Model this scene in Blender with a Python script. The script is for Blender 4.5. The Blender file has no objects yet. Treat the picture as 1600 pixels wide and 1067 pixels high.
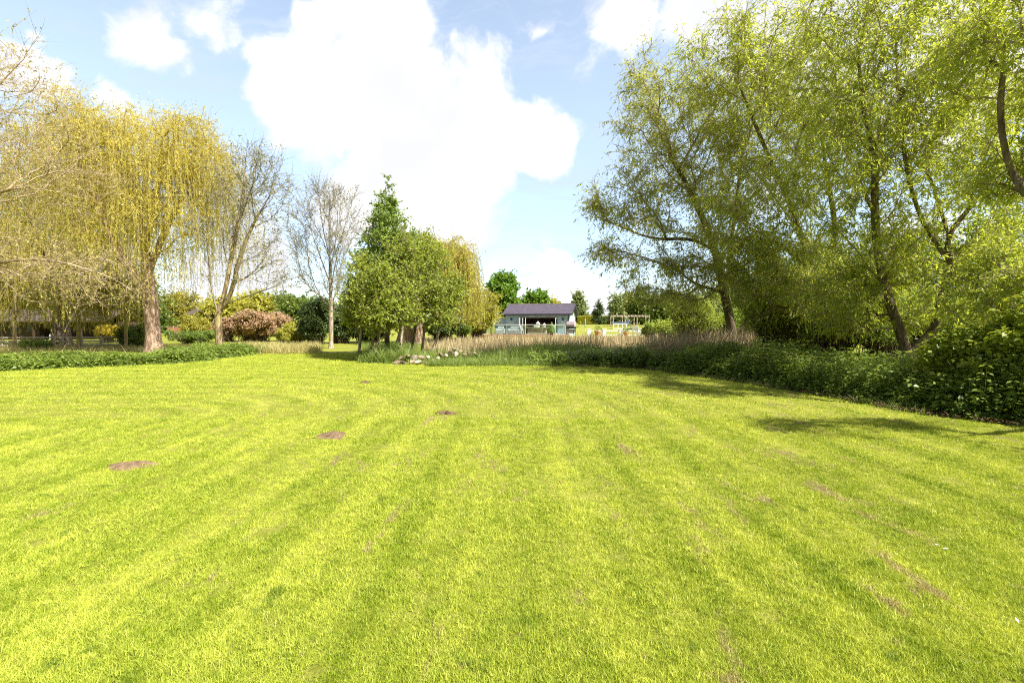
import bpy, bmesh, math, random
import numpy as np
from mathutils import Vector, Matrix
R = np.random.default_rng(7)
random.seed(7)
PI = math.pi
SC = bpy.context.scene
COL = SC.collection

# ------------------------------------------------------------------ camera
FPX, CH, PITCH = 755.0, 1.6, math.atan((533.5 - 503) / 755.0)
cam = bpy.data.objects.new('camera', bpy.data.cameras.new('camera'))
COL.objects.link(cam)
cam.data.lens = 36 * FPX / 1600
cam.data.sensor_width = 36
cam.data.clip_start, cam.data.clip_end = 0.05, 3000
cam.location = (0, 0, CH)
cam.rotation_euler = (PI / 2 - PITCH, 0, 0)
SC.camera = cam

# ------------------------------------------------------------------ light
SUN = Vector((0.80, -0.60, 0)).normalized() * math.cos(math.radians(50))
SUN.z = math.sin(math.radians(50))
ld = bpy.data.lights.new('sun', 'SUN')
ld.energy, ld.angle, ld.color = 5.0, math.radians(0.5), (1.0, 0.95, 0.86)
sun = bpy.data.objects.new('sun', ld)
COL.objects.link(sun)
sun.rotation_euler = SUN.to_track_quat('Z', 'Y').to_euler()
SC.view_settings.view_transform = 'Standard'
SC.view_settings.look = 'None'
SC.view_settings.gamma = 1
SC.view_settings.exposure = 1.17
SC.cycles.filter_width = 1.1
SC.cycles.max_bounces = 7
SC.cycles.use_denoising = False
SC.cycles.sample_clamp_indirect = 4
SC.cycles.diffuse_bounces = 3
SC.cycles.transmission_bounces = 4
SC.cycles.transparent_max_bounces = 8


def pdir(px, py):
    """unit direction in the world towards a place in the photograph"""
    x, y = (px - 800) / FPX, -(py - 533.5) / FPX
    c, s = math.cos(PITCH), math.sin(PITCH)
    return Vector((x, c + y * s, -s + y * c)).normalized()


def P(px, py, Y):
    d = pdir(px, py)
    return Vector((d.x * Y / d.y, Y, CH + d.z * Y / d.y))


def G(px, py, z=0.0):
    d = pdir(px, py)
    t = (z - CH) / d.z
    return Vector((d.x * t, d.y * t, z))


# ------------------------------------------------------------------ node helpers
class NT:
    def __init__(self, nt):
        self.nt = nt
        nt.nodes.clear()

    def n(self, typ, **kw):
        nd = self.nt.nodes.new(typ)
        for k, v in kw.items():
            setattr(nd, k, v)
        return nd

    def put(self, sock, v):
        if isinstance(v, bpy.types.NodeSocket):
            self.nt.links.new(v, sock)
        elif v is not None:
            sock.default_value = v

    def m(self, op, a, b=None, c=None, clamp=False):
        nd = self.n('ShaderNodeMath', operation=op)
        nd.use_clamp = clamp
        for i, v in enumerate((a, b, c)):
            self.put(nd.inputs[i], v)
        return nd.outputs[0]

    def vm(self, op, a, b=None, out=0):
        nd = self.n('ShaderNodeVectorMath', operation=op)
        self.put(nd.inputs[0], a)
        self.put(nd.inputs[1], b)
        return nd.outputs[out]

    def mr(self, v, a, b, c=0.0, d=1.0, smooth=True):
        nd = self.n('ShaderNodeMapRange')
        nd.interpolation_type = 'SMOOTHSTEP' if smooth else 'LINEAR'
        self.put(nd.inputs[0], v)
        for i, x in enumerate((a, b, c, d)):
            self.put(nd.inputs[i + 1], x)
        return nd.outputs[0]

    def mix(self, f, a, b, mode='MIX'):
        nd = self.n('ShaderNodeMix', data_type='RGBA', blend_type=mode)
        self.put(nd.inputs[0], f)
        for s, v in ((nd.inputs[6], a), (nd.inputs[7], b)):
            self.put(s, v if isinstance(v, bpy.types.NodeSocket) else (*v, 1))
        return nd.outputs[2]

    def noise(self, vec, scale, detail=3, rough=.55, dist=0.0):
        nd = self.n('ShaderNodeTexNoise')
        self.put(nd.inputs['Vector'], vec)
        nd.inputs['Scale'].default_value = scale
        nd.inputs['Detail'].default_value = detail
        nd.inputs['Roughness'].default_value = rough
        nd.inputs['Distortion'].default_value = dist
        return nd.outputs[0]

    def scale(self, vec, s):
        nd = self.n('ShaderNodeMapping')
        self.put(nd.inputs[0], vec)
        nd.inputs['Scale'].default_value = s
        return nd.outputs[0]

    def bsdf(self, col, rough=.6, spec=.3, metal=0.0, normal=None):
        nd = self.n('ShaderNodeBsdfPrincipled')
        self.put(nd.inputs['Base Color'], col if isinstance(col, bpy.types.NodeSocket) else (*col, 1))
        self.put(nd.inputs['Roughness'], rough)
        nd.inputs['Specular IOR Level'].default_value = spec
        nd.inputs['Metallic'].default_value = metal
        if normal is not None:
            self.put(nd.inputs['Normal'], normal)
        return nd

    def bump(self, h, strength=.5, dist=.02):
        nd = self.n('ShaderNodeBump')
        self.put(nd.inputs['Height'], h)
        nd.inputs['Strength'].default_value = strength
        nd.inputs['Distance'].default_value = dist
        return nd.outputs[0]

    def out(self, sh):
        o = self.n('ShaderNodeOutputMaterial')
        self.nt.links.new(sh, o.inputs[0])


def newmat(name):
    m = bpy.data.materials.new(name)
    m.use_nodes = True
    return m, NT(m.node_tree)


# ------------------------------------------------------------------ sky
W = bpy.data.worlds.new('World')
SC.world = W
W.use_nodes = True
N = NT(W.node_tree)
sky = N.n('ShaderNodeTexSky', sky_type='NISHITA')
sky.sun_disc = False
sky.sun_elevation = math.radians(50)
sky.sun_rotation = math.atan2(SUN.x, SUN.y)
sky.air_density, sky.dust_density, sky.ozone_density = 1.0, 1.2, 1.5
tc = N.n('ShaderNodeTexCoord').outputs['Generated']
warp = N.n('ShaderNodeTexNoise')
N.put(warp.inputs['Vector'], tc)
warp.inputs['Scale'].default_value = 5.0
warp.inputs['Detail'].default_value = 4
wv = N.vm('SCALE', N.vm('SUBTRACT', warp.outputs['Color'], (0.5, 0.5, 0.5)))
wv.node.inputs['Scale'].default_value = 0.16
dirv = N.vm('ADD', tc, wv)
blobs = [(610, 190, 160, 1), (500, 175, 120, 1), (745, 190, 130, 1), (820, 205, 75, 1), (700, 300, 120, 1),
         (610, 300, 120, 1), (520, 60, 60, .7), (590, 60, 95, 1), (640, 20, 70, .9), (440, 190, 80, 1),
         (540, 350, 90, .6), (740, 350, 60, .5), (240, 60, 110, .62), (330, 30, 100, .62), (200, 140, 80, .52), (280, 110, 80, .5), (860, 200, 70, .75),
         (80, 110, 80, .75), (20, 90, 90, .8), (40, 20, 50, .6), (885, 440, 62, .85), (840, 480, 40, .7), (930, 480, 45, .7),
         (870, 40, 70, .55), (990, 45, 110, .6), (1120, 10, 120, .66), (890, 200, 50, .7), (1300, 60, 220, .8),
         (1500, 120, 200, .9), (380, 420, 150, .7), (150, 380, 160, .6), (1180, 300, 140, .5), (1450, 420, 180, .7),
         (-300, 200, 200, .7)]
acc = None
for px, py, r, a in blobs:
    d = pdir(px, py)
    cosf = math.cos(math.atan(math.hypot(px - 800, py - 533.5) / FPX))
    dd = N.vm('DISTANCE', dirv, tuple(d), out=1)
    v = N.mr(dd, 0.0, r * 1.25 / FPX * max(.45, cosf ** 1.5), a, 0.0, smooth=False)
    acc = v if acc is None else N.m('MAXIMUM', acc, v)
# clouds in the rest of the sky, behind the camera
sep = N.n('ShaderNodeSeparateXYZ')
N.put(sep.inputs[0], tc)
back = N.m('MULTIPLY', N.mr(sep.outputs[1], .25, -.1, 0, 1), N.mr(N.noise(dirv, 2.3, 3), .5, .75, 0, .7))
acc = N.m('MAXIMUM', acc, back)
fine = N.noise(dirv, 9.0, 9, .6)
dens = N.m('ADD', acc, N.m('MULTIPLY', N.m('SUBTRACT', fine, .5), 1.0))
mask = N.mr(dens, .26, .50)
cir = N.noise(N.scale(dirv, (2.0, 2.0, 9.0)), 2.6, 8, .66, .15)
cirm = N.mr(cir, .42, .68, 0, .9)
horiz = N.mr(sep.outputs[2], 0.0, .12, .35, 0.0)
thin = N.m('MAXIMUM', cirm, horiz)
shade = N.mr(N.noise(N.vm('ADD', dirv, (.02, -.02, .05)), 5.0, 6, .55), .38, .66)
ccol = N.mix(shade, (4.3, 4.38, 4.6), (5.6, 5.6, 5.6))
lowf = N.mr(sep.outputs[2], 0.0, .5, 0.0, 1.0)
base = N.mix(1.0, sky.outputs[0], N.mix(lowf, (1.2, 1.2, 1.26), (2.2, 1.8, 1.42)), 'MULTIPLY')
c1 = N.mix(N.m('MULTIPLY', thin, .68), base, (3.2, 3.8, 4.8))
c2 = N.mix(mask, c1, ccol)
# sky dimmed behind the camera and overhead to cut the ambient light
dim = N.m('MULTIPLY', N.mr(sep.outputs[1], -.25, .35, .38, 1.0), N.mr(sep.outputs[2], .62, .9, 1.0, .5))
dn = N.n('ShaderNodeVectorMath', operation='SCALE')
N.put(dn.inputs[0], c2)
N.put(dn.inputs['Scale'], dim)
c2 = dn.outputs[0]
bg = N.n('ShaderNodeBackground')
N.put(bg.inputs[0], c2)
bg.inputs[1].default_value = 0.1
wo = N.n('ShaderNodeOutputWorld')
W.node_tree.links.new(bg.outputs[0], wo.inputs[0])


# ------------------------------------------------------------------ object helpers
def tag(o, label=None, cat=None, group=None, kind=None):
    for k, v in (('label', label), ('category', cat), ('group', group), ('kind', kind)):
        if v:
            o[k] = v
    return o


def empty(name, loc, rz=0.0, label=None, cat=None, group=None):
    o = bpy.data.objects.new(name, None)
    o.empty_display_size = .2
    COL.objects.link(o)
    o.location = loc
    o.rotation_euler = (0, 0, rz)
    return tag(o, label, cat, group)


def link(name, me, mat=None, parent=None, world=True):
    """links a mesh; world=True: mesh data are in world space while the parent sits elsewhere"""
    if mat is not None:
        for mm in (mat if isinstance(mat, (list, tuple)) else [mat]):
            me.materials.append(mm)
    o = bpy.data.objects.new(name, me)
    COL.objects.link(o)
    if parent is not None:
        o.parent = parent
        if world:
            o.location = tuple(-parent.location)
    return o


def npmesh(name, V, F, nside, tint=None, smooth=False):
    """V (n,3), F (m*nside) indices, every face with nside corners"""
    me = bpy.data.meshes.new(name)
    V = np.ascontiguousarray(V, dtype=np.float32)
    F = np.ascontiguousarray(F, dtype=np.int32).ravel()
    nf = len(F) // nside
    me.vertices.add(len(V))
    me.vertices.foreach_set('co', V.ravel())
    me.loops.add(len(F))
    me.loops.foreach_set('vertex_index', F)
    me.polygons.add(nf)
    me.polygons.foreach_set('loop_start', np.arange(0, len(F), nside, dtype=np.int32))
    me.polygons.foreach_set('loop_total', np.full(nf, nside, dtype=np.int32))
    if smooth:
        me.polygons.foreach_set('use_smooth', np.ones(nf, dtype=bool))
    if tint is not None:
        at = me.attributes.new('tint', 'FLOAT', 'FACE')
        at.data.foreach_set('value', np.ascontiguousarray(tint, dtype=np.float32))
    me.update(calc_edges=True)
    return me


def unit(a):
    return a / np.maximum(np.linalg.norm(a, axis=-1, keepdims=True), 1e-9)


def rnd(n):
    return unit(R.normal(size=(n, 3)))


def vnoise(x, y, s, seed=0):
    """smooth value noise in the plane, 0..1"""
    x, y = np.asarray(x, float) * s, np.asarray(y, float) * s
    xi, yi = np.floor(x).astype(int), np.floor(y).astype(int)
    fx, fy = x - xi, y - yi
    fx, fy = fx * fx * (3 - 2 * fx), fy * fy * (3 - 2 * fy)

    def h(a, b):
        v = np.sin(a * 127.1 + b * 311.7 + seed * 74.7) * 43758.5453
        return v - np.floor(v)
    return (h(xi, yi) * (1 - fx) + h(xi + 1, yi) * fx) * (1 - fy) + (h(xi, yi + 1) * (1 - fx) + h(xi + 1, yi + 1) * fx) * fy


def smooth(a, b, x):
    t = np.clip((np.asarray(x, float) - a) / (b - a), 0, 1)
    return t * t * (3 - 2 * t)


def H(x, y):
    """height of the ground"""
    x, y = np.asarray(x, float), np.asarray(y, float)
    h = smooth(50, 72, y) * 1.15
    h = h + (vnoise(x, y, .35, 3) - .5) * .05 * smooth(2, 8, np.hypot(x, y)) + (vnoise(x, y, .08, 5) - .5) * .12 * smooth(20, 60, y)
    return h


class Mb:
    """collects boxes, cylinders and the like in one mesh"""

    def __init__(self):
        self.bm = bmesh.new()

    def box(self, a, b, M=None):
        a, b = Vector(a), Vector(b)
        r = bmesh.ops.create_cube(self.bm, size=1)
        for v in r['verts']:
            v.co = Vector(((v.co.x + .5) * (b.x - a.x) + a.x, (v.co.y + .5) * (b.y - a.y) + a.y, (v.co.z + .5) * (b.z - a.z) + a.z))
            if M:
                v.co = M @ v.co
        return self

    def prism(self, pts, d):
        """pts: loop of points, extruded by vector d"""
        vs = [self.bm.verts.new(p) for p in pts]
        ws = [self.bm.verts.new(Vector(p) + Vector(d)) for p in pts]
        self.bm.faces.new(vs)
        self.bm.faces.new(ws[::-1])
        n = len(vs)
        for i in range(n):
            self.bm.faces.new((vs[i], ws[i], ws[(i + 1) % n], vs[(i + 1) % n]))
        return self

    def rod(self, p, q, r, r2=None, n=8):
        p, q = Vector(p), Vector(q)
        d = q - p
        M = Matrix.Translation((p + q) / 2) @ d.to_track_quat('Z', 'Y').to_matrix().to_4x4()
        bmesh.ops.create_cone(self.bm, cap_ends=True, segments=n, radius1=r, radius2=r if r2 is None else r2, depth=d.length, matrix=M)
        return self

    def lathe(self, c, prof, n=14):
        rings = []
        for r, z in prof:
            rings.append([self.bm.verts.new((c[0] + r * math.cos(2 * PI * i / n), c[1] + r * math.sin(2 * PI * i / n), c[2] + z)) for i in range(n)])
        for a, b in zip(rings, rings[1:]):
            for i in range(n):
                self.bm.faces.new((a[i], a[(i + 1) % n], b[(i + 1) % n], b[i]))
        self.bm.faces.new(rings[0][::-1])
        self.bm.faces.new(rings[-1])
        return self

    def obj(self, name, mat, parent=None, bevel=0.0, smooth=False):
        bmesh.ops.recalc_face_normals(self.bm, faces=self.bm.faces)
        me = bpy.data.meshes.new(name)
        self.bm.to_mesh(me)
        self.bm.free()
        if smooth:
            me.polygons.foreach_set('use_smooth', [True] * len(me.polygons))
        o = link(name, me, mat, parent, world=False)
        if bevel:
            b = o.modifiers.new('bevel', 'BEVEL')
            b.width, b.segments = bevel, 2
        return o


# ------------------------------------------------------------------ materials
def leafmat(name, dark, light, trans=.38, tcol=None, patch=.35, rough=.45, ns=.9):
    m, n = newmat(name)
    t = n.n('ShaderNodeAttribute', attribute_name='tint').outputs['Fac']
    pos = n.n('ShaderNodeNewGeometry').outputs['Position']
    f = n.m('ADD', n.m('MULTIPLY', t, 1 - patch), n.m('MULTIPLY', n.mr(n.noise(pos, ns, 2), .3, .7), patch), clamp=True)
    c = n.mix(f, dark, light)
    b = n.bsdf(c, rough, .35)
    tr = n.n('ShaderNodeBsdfTranslucent')
    tc_ = tcol or (light[0] * 1.5, light[1] * 1.45, light[2] * .7)
    n.put(tr.inputs[0], n.mix(f, tuple(x * .75 for x in tc_), tc_))
    mx = n.n('ShaderNodeMixShader')
    mx.inputs[0].default_value = trans
    n.put(mx.inputs[1], b.outputs[0])
    n.put(mx.inputs[2], tr.outputs[0])
    n.out(mx.outputs[0])
    return m


def barkmat(name, a, b, moss=None, ms=.5):
    m, n = newmat(name)
    pos = n.n('ShaderNodeNewGeometry').outputs['Position']
    st = n.scale(pos, (1, 1, .22))
    f = n.noise(st, 14, 6, .65, .4)
    c = n.mix(n.mr(f, .35, .65), a, b)
    if moss:
        c = n.mix(n.mr(n.noise(pos, 1.6, 4), .62 - ms * .25, .7, 0, .85), c, moss)
    n.out(n.bsdf(c, .85, .15, normal=n.bump(n.noise(st, 30, 5, .7), .8, .02)).outputs[0])
    return m


def plain(name, col, rough=.6, spec=.3, metal=0.0, var=.12, vs=3.0, bump=0.0, bs=40):
    m, n = newmat(name)
    pos = n.n('ShaderNodeNewGeometry').outputs['Position']
    c = n.mix(n.mr(n.noise(pos, vs, 5, .6), .3, .7), tuple(x * (1 - var) for x in col), tuple(min(1, x * (1 + var)) for x in col))
    nm = n.bump(n.noise(pos, bs, 5), bump, .01) if bump else None
    n.out(n.bsdf(c, rough, spec, metal, nm).outputs[0])
    return m


def glassmat():
    m, n = newmat('clear_glass')
    g = n.n('ShaderNodeBsdfGlossy')
    g.inputs['Roughness'].default_value = .03
    t = n.n('ShaderNodeBsdfTransparent')
    t.inputs[0].default_value = (.84, .93, .90, 1)
    fr = n.n('ShaderNodeFresnel')
    fr.inputs[0].default_value = 1.5
    mx = n.n('ShaderNodeMixShader')
    n.put(mx.inputs[0], n.m('ADD', fr.outputs[0], .05))
    n.put(mx.inputs[1], t.outputs[0])
    n.put(mx.inputs[2], g.outputs[0])
    n.out(mx.outputs[0])
    return m


def lawn_color(n, blade):
    pos = n.n('ShaderNodeNewGeometry').outputs['Position']
    s = n.n('ShaderNodeSeparateXYZ')
    n.put(s.inputs[0], pos)
    x, y = s.outputs[0], s.outputs[1]
    wob = n.m('MULTIPLY', n.m('SUBTRACT', n.noise(pos, .3, 2), .5), .5)
    qx, qy = n.m('ADD', x, 6.5), n.m('SUBTRACT', y, 8.0)
    ln = n.m('SQRT', n.m('ADD', n.m('POWER', n.m('MAXIMUM', qx, 0.0), 2.0), n.m('POWER', n.m('MAXIMUM', qy, 0.0), 2.0)))
    u = n.m('ADD', ln, n.m('MINIMUM', n.m('MAXIMUM', qx, qy), 0.0))
    uw = n.m('ADD', u, wob)
    st = n.m('SINE', n.m('MULTIPLY', uw, 2 * PI / .98))
    st2 = n.m('SINE', n.m('MULTIPLY', uw, 2 * PI / .41))
    st = n.m('ADD', n.m('MULTIPLY', st, .38), n.m('MULTIPLY', st2, .2))
    sv = n.n('ShaderNodeCombineXYZ')
    n.put(sv.inputs[0], n.m('MULTIPLY', u, 5.5))
    n.put(sv.inputs[1], n.m('MULTIPLY', n.m('ADD', y, n.m('MULTIPLY', x, -1.0)), .45))
    streak = n.noise(sv.outputs[0], 1.0, 4, .6)
    st = n.m('ADD', st, n.m('MULTIPLY', n.m('SUBTRACT', streak, .5), 3.2))
    big = n.noise(pos, .32, 4, .6)
    med = n.noise(pos, 2.2, 5, .65)
    sm = n.noise(pos, 14, 4, .7)
    f = n.m('ADD', n.m('MULTIPLY', st, .24), n.m('ADD', n.m('MULTIPLY', n.m('SUBTRACT', big, .5), .6), n.m('ADD', n.m('MULTIPLY', n.m('SUBTRACT', med, .5), .7), n.m('MULTIPLY', n.m('SUBTRACT', sm, .5), 1.1))))
    f = n.m('ADD', f, .5, clamp=True)
    if blade:
        oi = n.n('ShaderNodeObjectInfo').outputs['Random']
        f = n.m('ADD', f, n.m('MULTIPLY', n.m('SUBTRACT', oi, .5), .5), clamp=True)
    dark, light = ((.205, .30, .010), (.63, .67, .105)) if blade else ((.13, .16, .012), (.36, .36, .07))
    c = n.mix(f, dark, light)
    # straw-coloured thatch torn up along the mower tracks
    cv = n.n('ShaderNodeCombineXYZ')
    n.put(cv.inputs[0], n.m('MULTIPLY', u, 3.2))
    n.put(cv.inputs[1], n.m('MULTIPLY', y, .8))
    tr = n.noise(cv.outputs[0], 1.0, 5, .62)
    tr2 = n.noise(pos, 9, 4, .7)
    wgt = n.mr(x, -4.0, 1.0, -.055, .012)
    tm = n.mr(n.m('ADD', n.m('ADD', tr, wgt), n.m('MULTIPLY', n.m('SUBTRACT', tr2, .5), .42)), .59, .69)
    c = n.mix(n.m('MULTIPLY', tm, .85), c, (.46, .39, .19) if blade else (.21, .17, .08))
    if blade:
        wd = n.mr(n.noise(pos, 3.1, 4, .65), .60, .70, 0, .65)
        c = n.mix(wd, c, (.10, .19, .015))
    return pos, c, f


def grassmat(name, blade):
    m, n = newmat(name)
    pos, c, f = lawn_color(n, blade)
    if blade:
        b = n.bsdf(c, .5, .3)
        tr = n.n('ShaderNodeBsdfTranslucent')
        n.put(tr.inputs[0], n.mix(1.0, c, (1.25, 1.2, .8), 'MULTIPLY'))
        mx = n.n('ShaderNodeMixShader')
        mx.inputs[0].default_value = .3
        n.put(mx.inputs[1], b.outputs[0])
        n.put(mx.inputs[2], tr.outputs[0])
        n.out(mx.outputs[0])
    else:
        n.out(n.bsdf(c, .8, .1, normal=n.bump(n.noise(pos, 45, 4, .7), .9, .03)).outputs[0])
    return m


M = {}
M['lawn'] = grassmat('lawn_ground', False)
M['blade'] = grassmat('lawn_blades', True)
M['soil'] = plain('brown_soil', (.13, .085, .055), .95, .1, var=.35, vs=9, bump=.8, bs=30)
M['pinksoil'] = plain('dry_pinkish_soil', (.19, .13, .08), .95, .1, var=.35, vs=14, bump=.7, bs=60)
M['willow_leaf'] = leafmat('willow_leaf', (.07, .125, .015), (.46, .54, .08), .44, (.86, .94, .09), ns=.45)
M['willow_leaf_olive'] = leafmat('willow_leaf_olive', (.09, .13, .03), (.45, .49, .10), .42, (.80, .84, .12), ns=.5)
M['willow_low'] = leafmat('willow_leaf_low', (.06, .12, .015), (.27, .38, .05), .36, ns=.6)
M['gold'] = leafmat('golden_weeping_willow_leaf', (.32, .30, .04), (.72, .66, .14), .42, ns=.5)
M['gold_far'] = leafmat('golden_green_willow_leaf', (.24, .26, .03), (.52, .50, .08), .36, ns=.6)
M['olive_gold'] = leafmat('olive_gold_leaf', (.15, .15, .02), (.44, .41, .065), .38, ns=.6)
M['bud'] = leafmat('fresh_bud_leaf', (.25, .24, .05), (.48, .42, .11), .35)
M['ash_bud'] = leafmat('sparse_bud_leaf', (.16, .18, .05), (.34, .34, .10), .3)
M['alder'] = leafmat('alder_leaf', (.09, .15, .018), (.42, .49, .075), .36, ns=.8)
M['alder_top'] = leafmat('alder_leaf_blue_green', (.08, .145, .03), (.32, .43, .10), .36, ns=.8)
M['green'] = leafmat('bright_green_leaf', (.05, .12, .012), (.20, .34, .035), .28, ns=.6)
M['dkgreen'] = leafmat('dark_green_leaf', (.035, .06, .015), (.10, .15, .035), .2, ns=.7)
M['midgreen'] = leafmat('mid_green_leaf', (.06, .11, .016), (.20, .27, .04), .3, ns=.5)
M['greygreen'] = leafmat('grey_green_leaf', (.13, .18, .06), (.30, .36, .14), .3)
M['purple'] = leafmat('purple_leaf', (.06, .03, .04), (.14, .06, .08), .2)
M['yellow'] = leafmat('yellow_leaf', (.45, .36, .02), (.75, .60, .05), .3)
M['yellowhedge'] = leafmat('yellow_hedge_leaf', (.28, .30, .02), (.55, .52, .05), .25)
M['photinia'] = leafmat('reddish_shrub_leaf', (.10, .09, .03), (.56, .36, .24), .25, patch=.35, ns=1.1)
M['photgreen'] = leafmat('shrub_inner_leaf', (.12, .13, .03), (.26, .24, .06), .2)
M['nettle'] = leafmat('nettle_leaf', (.045, .09, .018), (.32, .42, .09), .28, patch=.35, rough=.4, ns=1.2)
M['elder'] = leafmat('shrub_leaf_young', (.07, .12, .012), (.36, .42, .06), .38, ns=.8)
M['tallgrass'] = leafmat('tall_green_grass', (.08, .14, .03), (.32, .40, .10), .3, ns=.4)
M['reed'] = leafmat('dry_reed', (.26, .20, .09), (.68, .54, .34), .2, (.45, .36, .18), ns=.5)
M['drygrass'] = leafmat('dry_grass', (.30, .26, .09), (.55, .50, .22), .25, ns=.4)
M['bark'] = barkmat('willow_bark', (.10, .07, .045), (.30, .22, .15), (.15, .16, .04), .35)
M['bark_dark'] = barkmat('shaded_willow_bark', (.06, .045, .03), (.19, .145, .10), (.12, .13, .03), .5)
M['bark_gold'] = barkmat('golden_willow_bark', (.17, .12, .065), (.42, .32, .18), (.30, .28, .06), .5)
M['bark_pale'] = barkmat('pale_bark', (.18, .14, .10), (.46, .39, .31), (.30, .28, .10), .45)
M['bark_trunk'] = barkmat('rough_brown_bark', (.17, .11, .075), (.46, .33, .24))
M['twig_tan'] = barkmat('tan_twig', (.22, .17, .11), (.46, .38, .27))
M['twig_pale'] = barkmat('pale_twig', (.27, .20, .12), (.54, .43, .28))
M['twig_grey'] = barkmat('grey_twig', (.15, .13, .10), (.36, .32, .26))
M['twig_gold'] = barkmat('golden_twig', (.36, .28, .08), (.58, .46, .15))
M['slate'] = None


# ------------------------------------------------------------------ ground
def grid_sheet(name, xs, ys, zf, mat):
    X, Y = np.meshgrid(xs, ys)
    V = np.stack([X, Y, zf(X, Y)], -1).reshape(-1, 3)
    nx, ny = len(xs), len(ys)
    i = (np.arange(ny - 1)[:, None] * nx + np.arange(nx - 1)[None]).ravel()
    F = np.stack([i, i + 1, i + 1 + nx, i + nx], -1)
    return link(name, npmesh(name, V, F, 4, smooth=True), mat)


def dense(lim, near, step):
    a = np.arange(0, near, step)
    b = near + (lim - near) * (np.linspace(0, 1, 60) ** 2)
    return np.concatenate([a, b])


ax = dense(900, 30, .5)
gx = np.concatenate([-ax[::-1][:-1], ax])
ay = dense(1500, 70, .5)
gy = np.concatenate([-dense(300, 5, 1)[::-1][:-1], ay])
ground = tag(grid_sheet('ground', gx, gy, H, M['lawn']), kind='structure')

# edge of the lawn on the right and on the left, from the near end to the far end
EDGE_R = np.array([tuple(G(*p))[:2] for p in [(1990, 745), (1800, 700), (1700, 684), (1600, 668), (1500, 655), (1400, 640), (1300, 621), (1200, 605), (1100, 590), (1000, 577), (900, 573), (800, 571), (700, 571), (615, 571), (560, 573)]])
EDGE_L = np.array([tuple(G(*p))[:2] for p in [(-260, 590), (-80, 583), (0, 580), (100, 577), (200, 573), (300, 567), (385, 556), (430, 549), (500, 544)]])


def along(E, s):
    """points at fractions s of a polyline, and the unit normal to its right"""
    d = np.r_[0, np.cumsum(np.hypot(*np.diff(E, axis=0).T))]
    t = np.asarray(s) * d[-1]
    x, y = np.interp(t, d, E[:, 0]), np.interp(t, d, E[:, 1])
    e = .3
    x2, y2 = np.interp(np.minimum(t + e, d[-1]), d, E[:, 0]), np.interp(np.minimum(t + e, d[-1]), d, E[:, 1])
    x1, y1 = np.interp(np.maximum(t - e, 0), d, E[:, 0]), np.interp(np.maximum(t - e, 0), d, E[:, 1])
    tx, ty = x2 - x1, y2 - y1
    l = np.hypot(tx, ty) + 1e-9
    return x, y, ty / l, -tx / l


def strip(name, E, w0, w1, mat, lift, rag=.12):
    s = np.linspace(0, 1, 160)
    t = np.linspace(0, 1, 22)
    x, y, nx, ny = along(E, s)
    rg = (vnoise(s * 60, s * 0, 1.0, 9) - .5) * rag
    a = w0 + rg
    wid = a[:, None] + (w1 - a)[:, None] * t[None]
    X, Y = x[:, None] + nx[:, None] * wid, y[:, None] + ny[:, None] * wid
    V = np.stack([X, Y, H(X, Y) + lift + .05 * np.sin(np.pi * np.clip(t, 0, .5))[None] ** .5], -1).reshape(-1, 3)
    i = (np.arange(159)[:, None] * 22 + np.arange(21)[None]).ravel()
    F = np.stack([i, i + 1, i + 23, i + 22], -1)
    return tag(link(name, npmesh(name, V, F, 4, smooth=True), mat), kind='structure')


strip('soil', EDGE_R[:11], 0, 7.0, M['soil'], .012)


# ------------------------------------------------------------------ foliage primitives
def leaves(C, A, Nn, L, Wd, fold=.12):
    """rhombic leaves: base C, axis A, normal Nn; returns verts and face index"""
    n = len(C)
    A = unit(A)
    S = unit(np.cross(A, Nn))
    Nn = np.cross(S, A)
    L, Wd = np.broadcast_to(L, (n,))[:, None], np.broadcast_to(Wd, (n,))[:, None]
    m = C + A * L * .45 - Nn * L * fold * .3
    V = np.stack([C, m + S * Wd * .5 + Nn * L * fold * .5, C + A * L - Nn * L * fold, m - S * Wd * .5 + Nn * L * fold * .5], 1).reshape(-1, 3)
    return V


def leafobj(name, parts, mat, parent=None):
    V = np.concatenate([p for p in parts])
    n = len(V) // 4
    me = npmesh(name, V, np.arange(4 * n), 4, tint=R.random(n))
    return link(name, me, mat, parent)


def ribbons(B, D, L, Wd, bend, seg=3, face=None):
    """grass or reed blades: base B, unit direction D, length L, width Wd, bend vector; tapering strips"""
    n = len(B)
    L, Wd = np.broadcast_to(L, (n,)), np.broadcast_to(Wd, (n,))
    t = np.linspace(0, 1, seg + 1)
    S = unit(np.cross(D, R.normal(size=(n, 3))))
    if face is not None:
        S = unit(S * np.array([1, .25, .1]))
    C = B[:, None] + D[:, None] * (L[:, None, None] * t[None, :, None]) + bend[:, None] * (t[None, :, None] ** 2) * L[:, None, None]
    wd = (1 - t ** 1.6 * .94)[None, :, None] * Wd[:, None, None] * .5
    V = np.stack([C - S[:, None] * wd, C + S[:, None] * wd], 2).reshape(-1, 3)
    b = np.arange(n)[:, None] * (2 * (seg + 1)) + np.arange(seg)[None] * 2
    F = np.stack([b, b + 1, b + 3, b + 2], -1).reshape(-1)
    return V, F, n * seg


def ribbonobj(name, B, D, L, Wd, bend, mat, seg=3, parent=None):
    V, F, nf = ribbons(B, D, L, Wd, bend, seg)
    return link(name, npmesh(name, V, F, 4, tint=np.repeat(R.random(len(B)), seg)), mat, parent)


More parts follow.
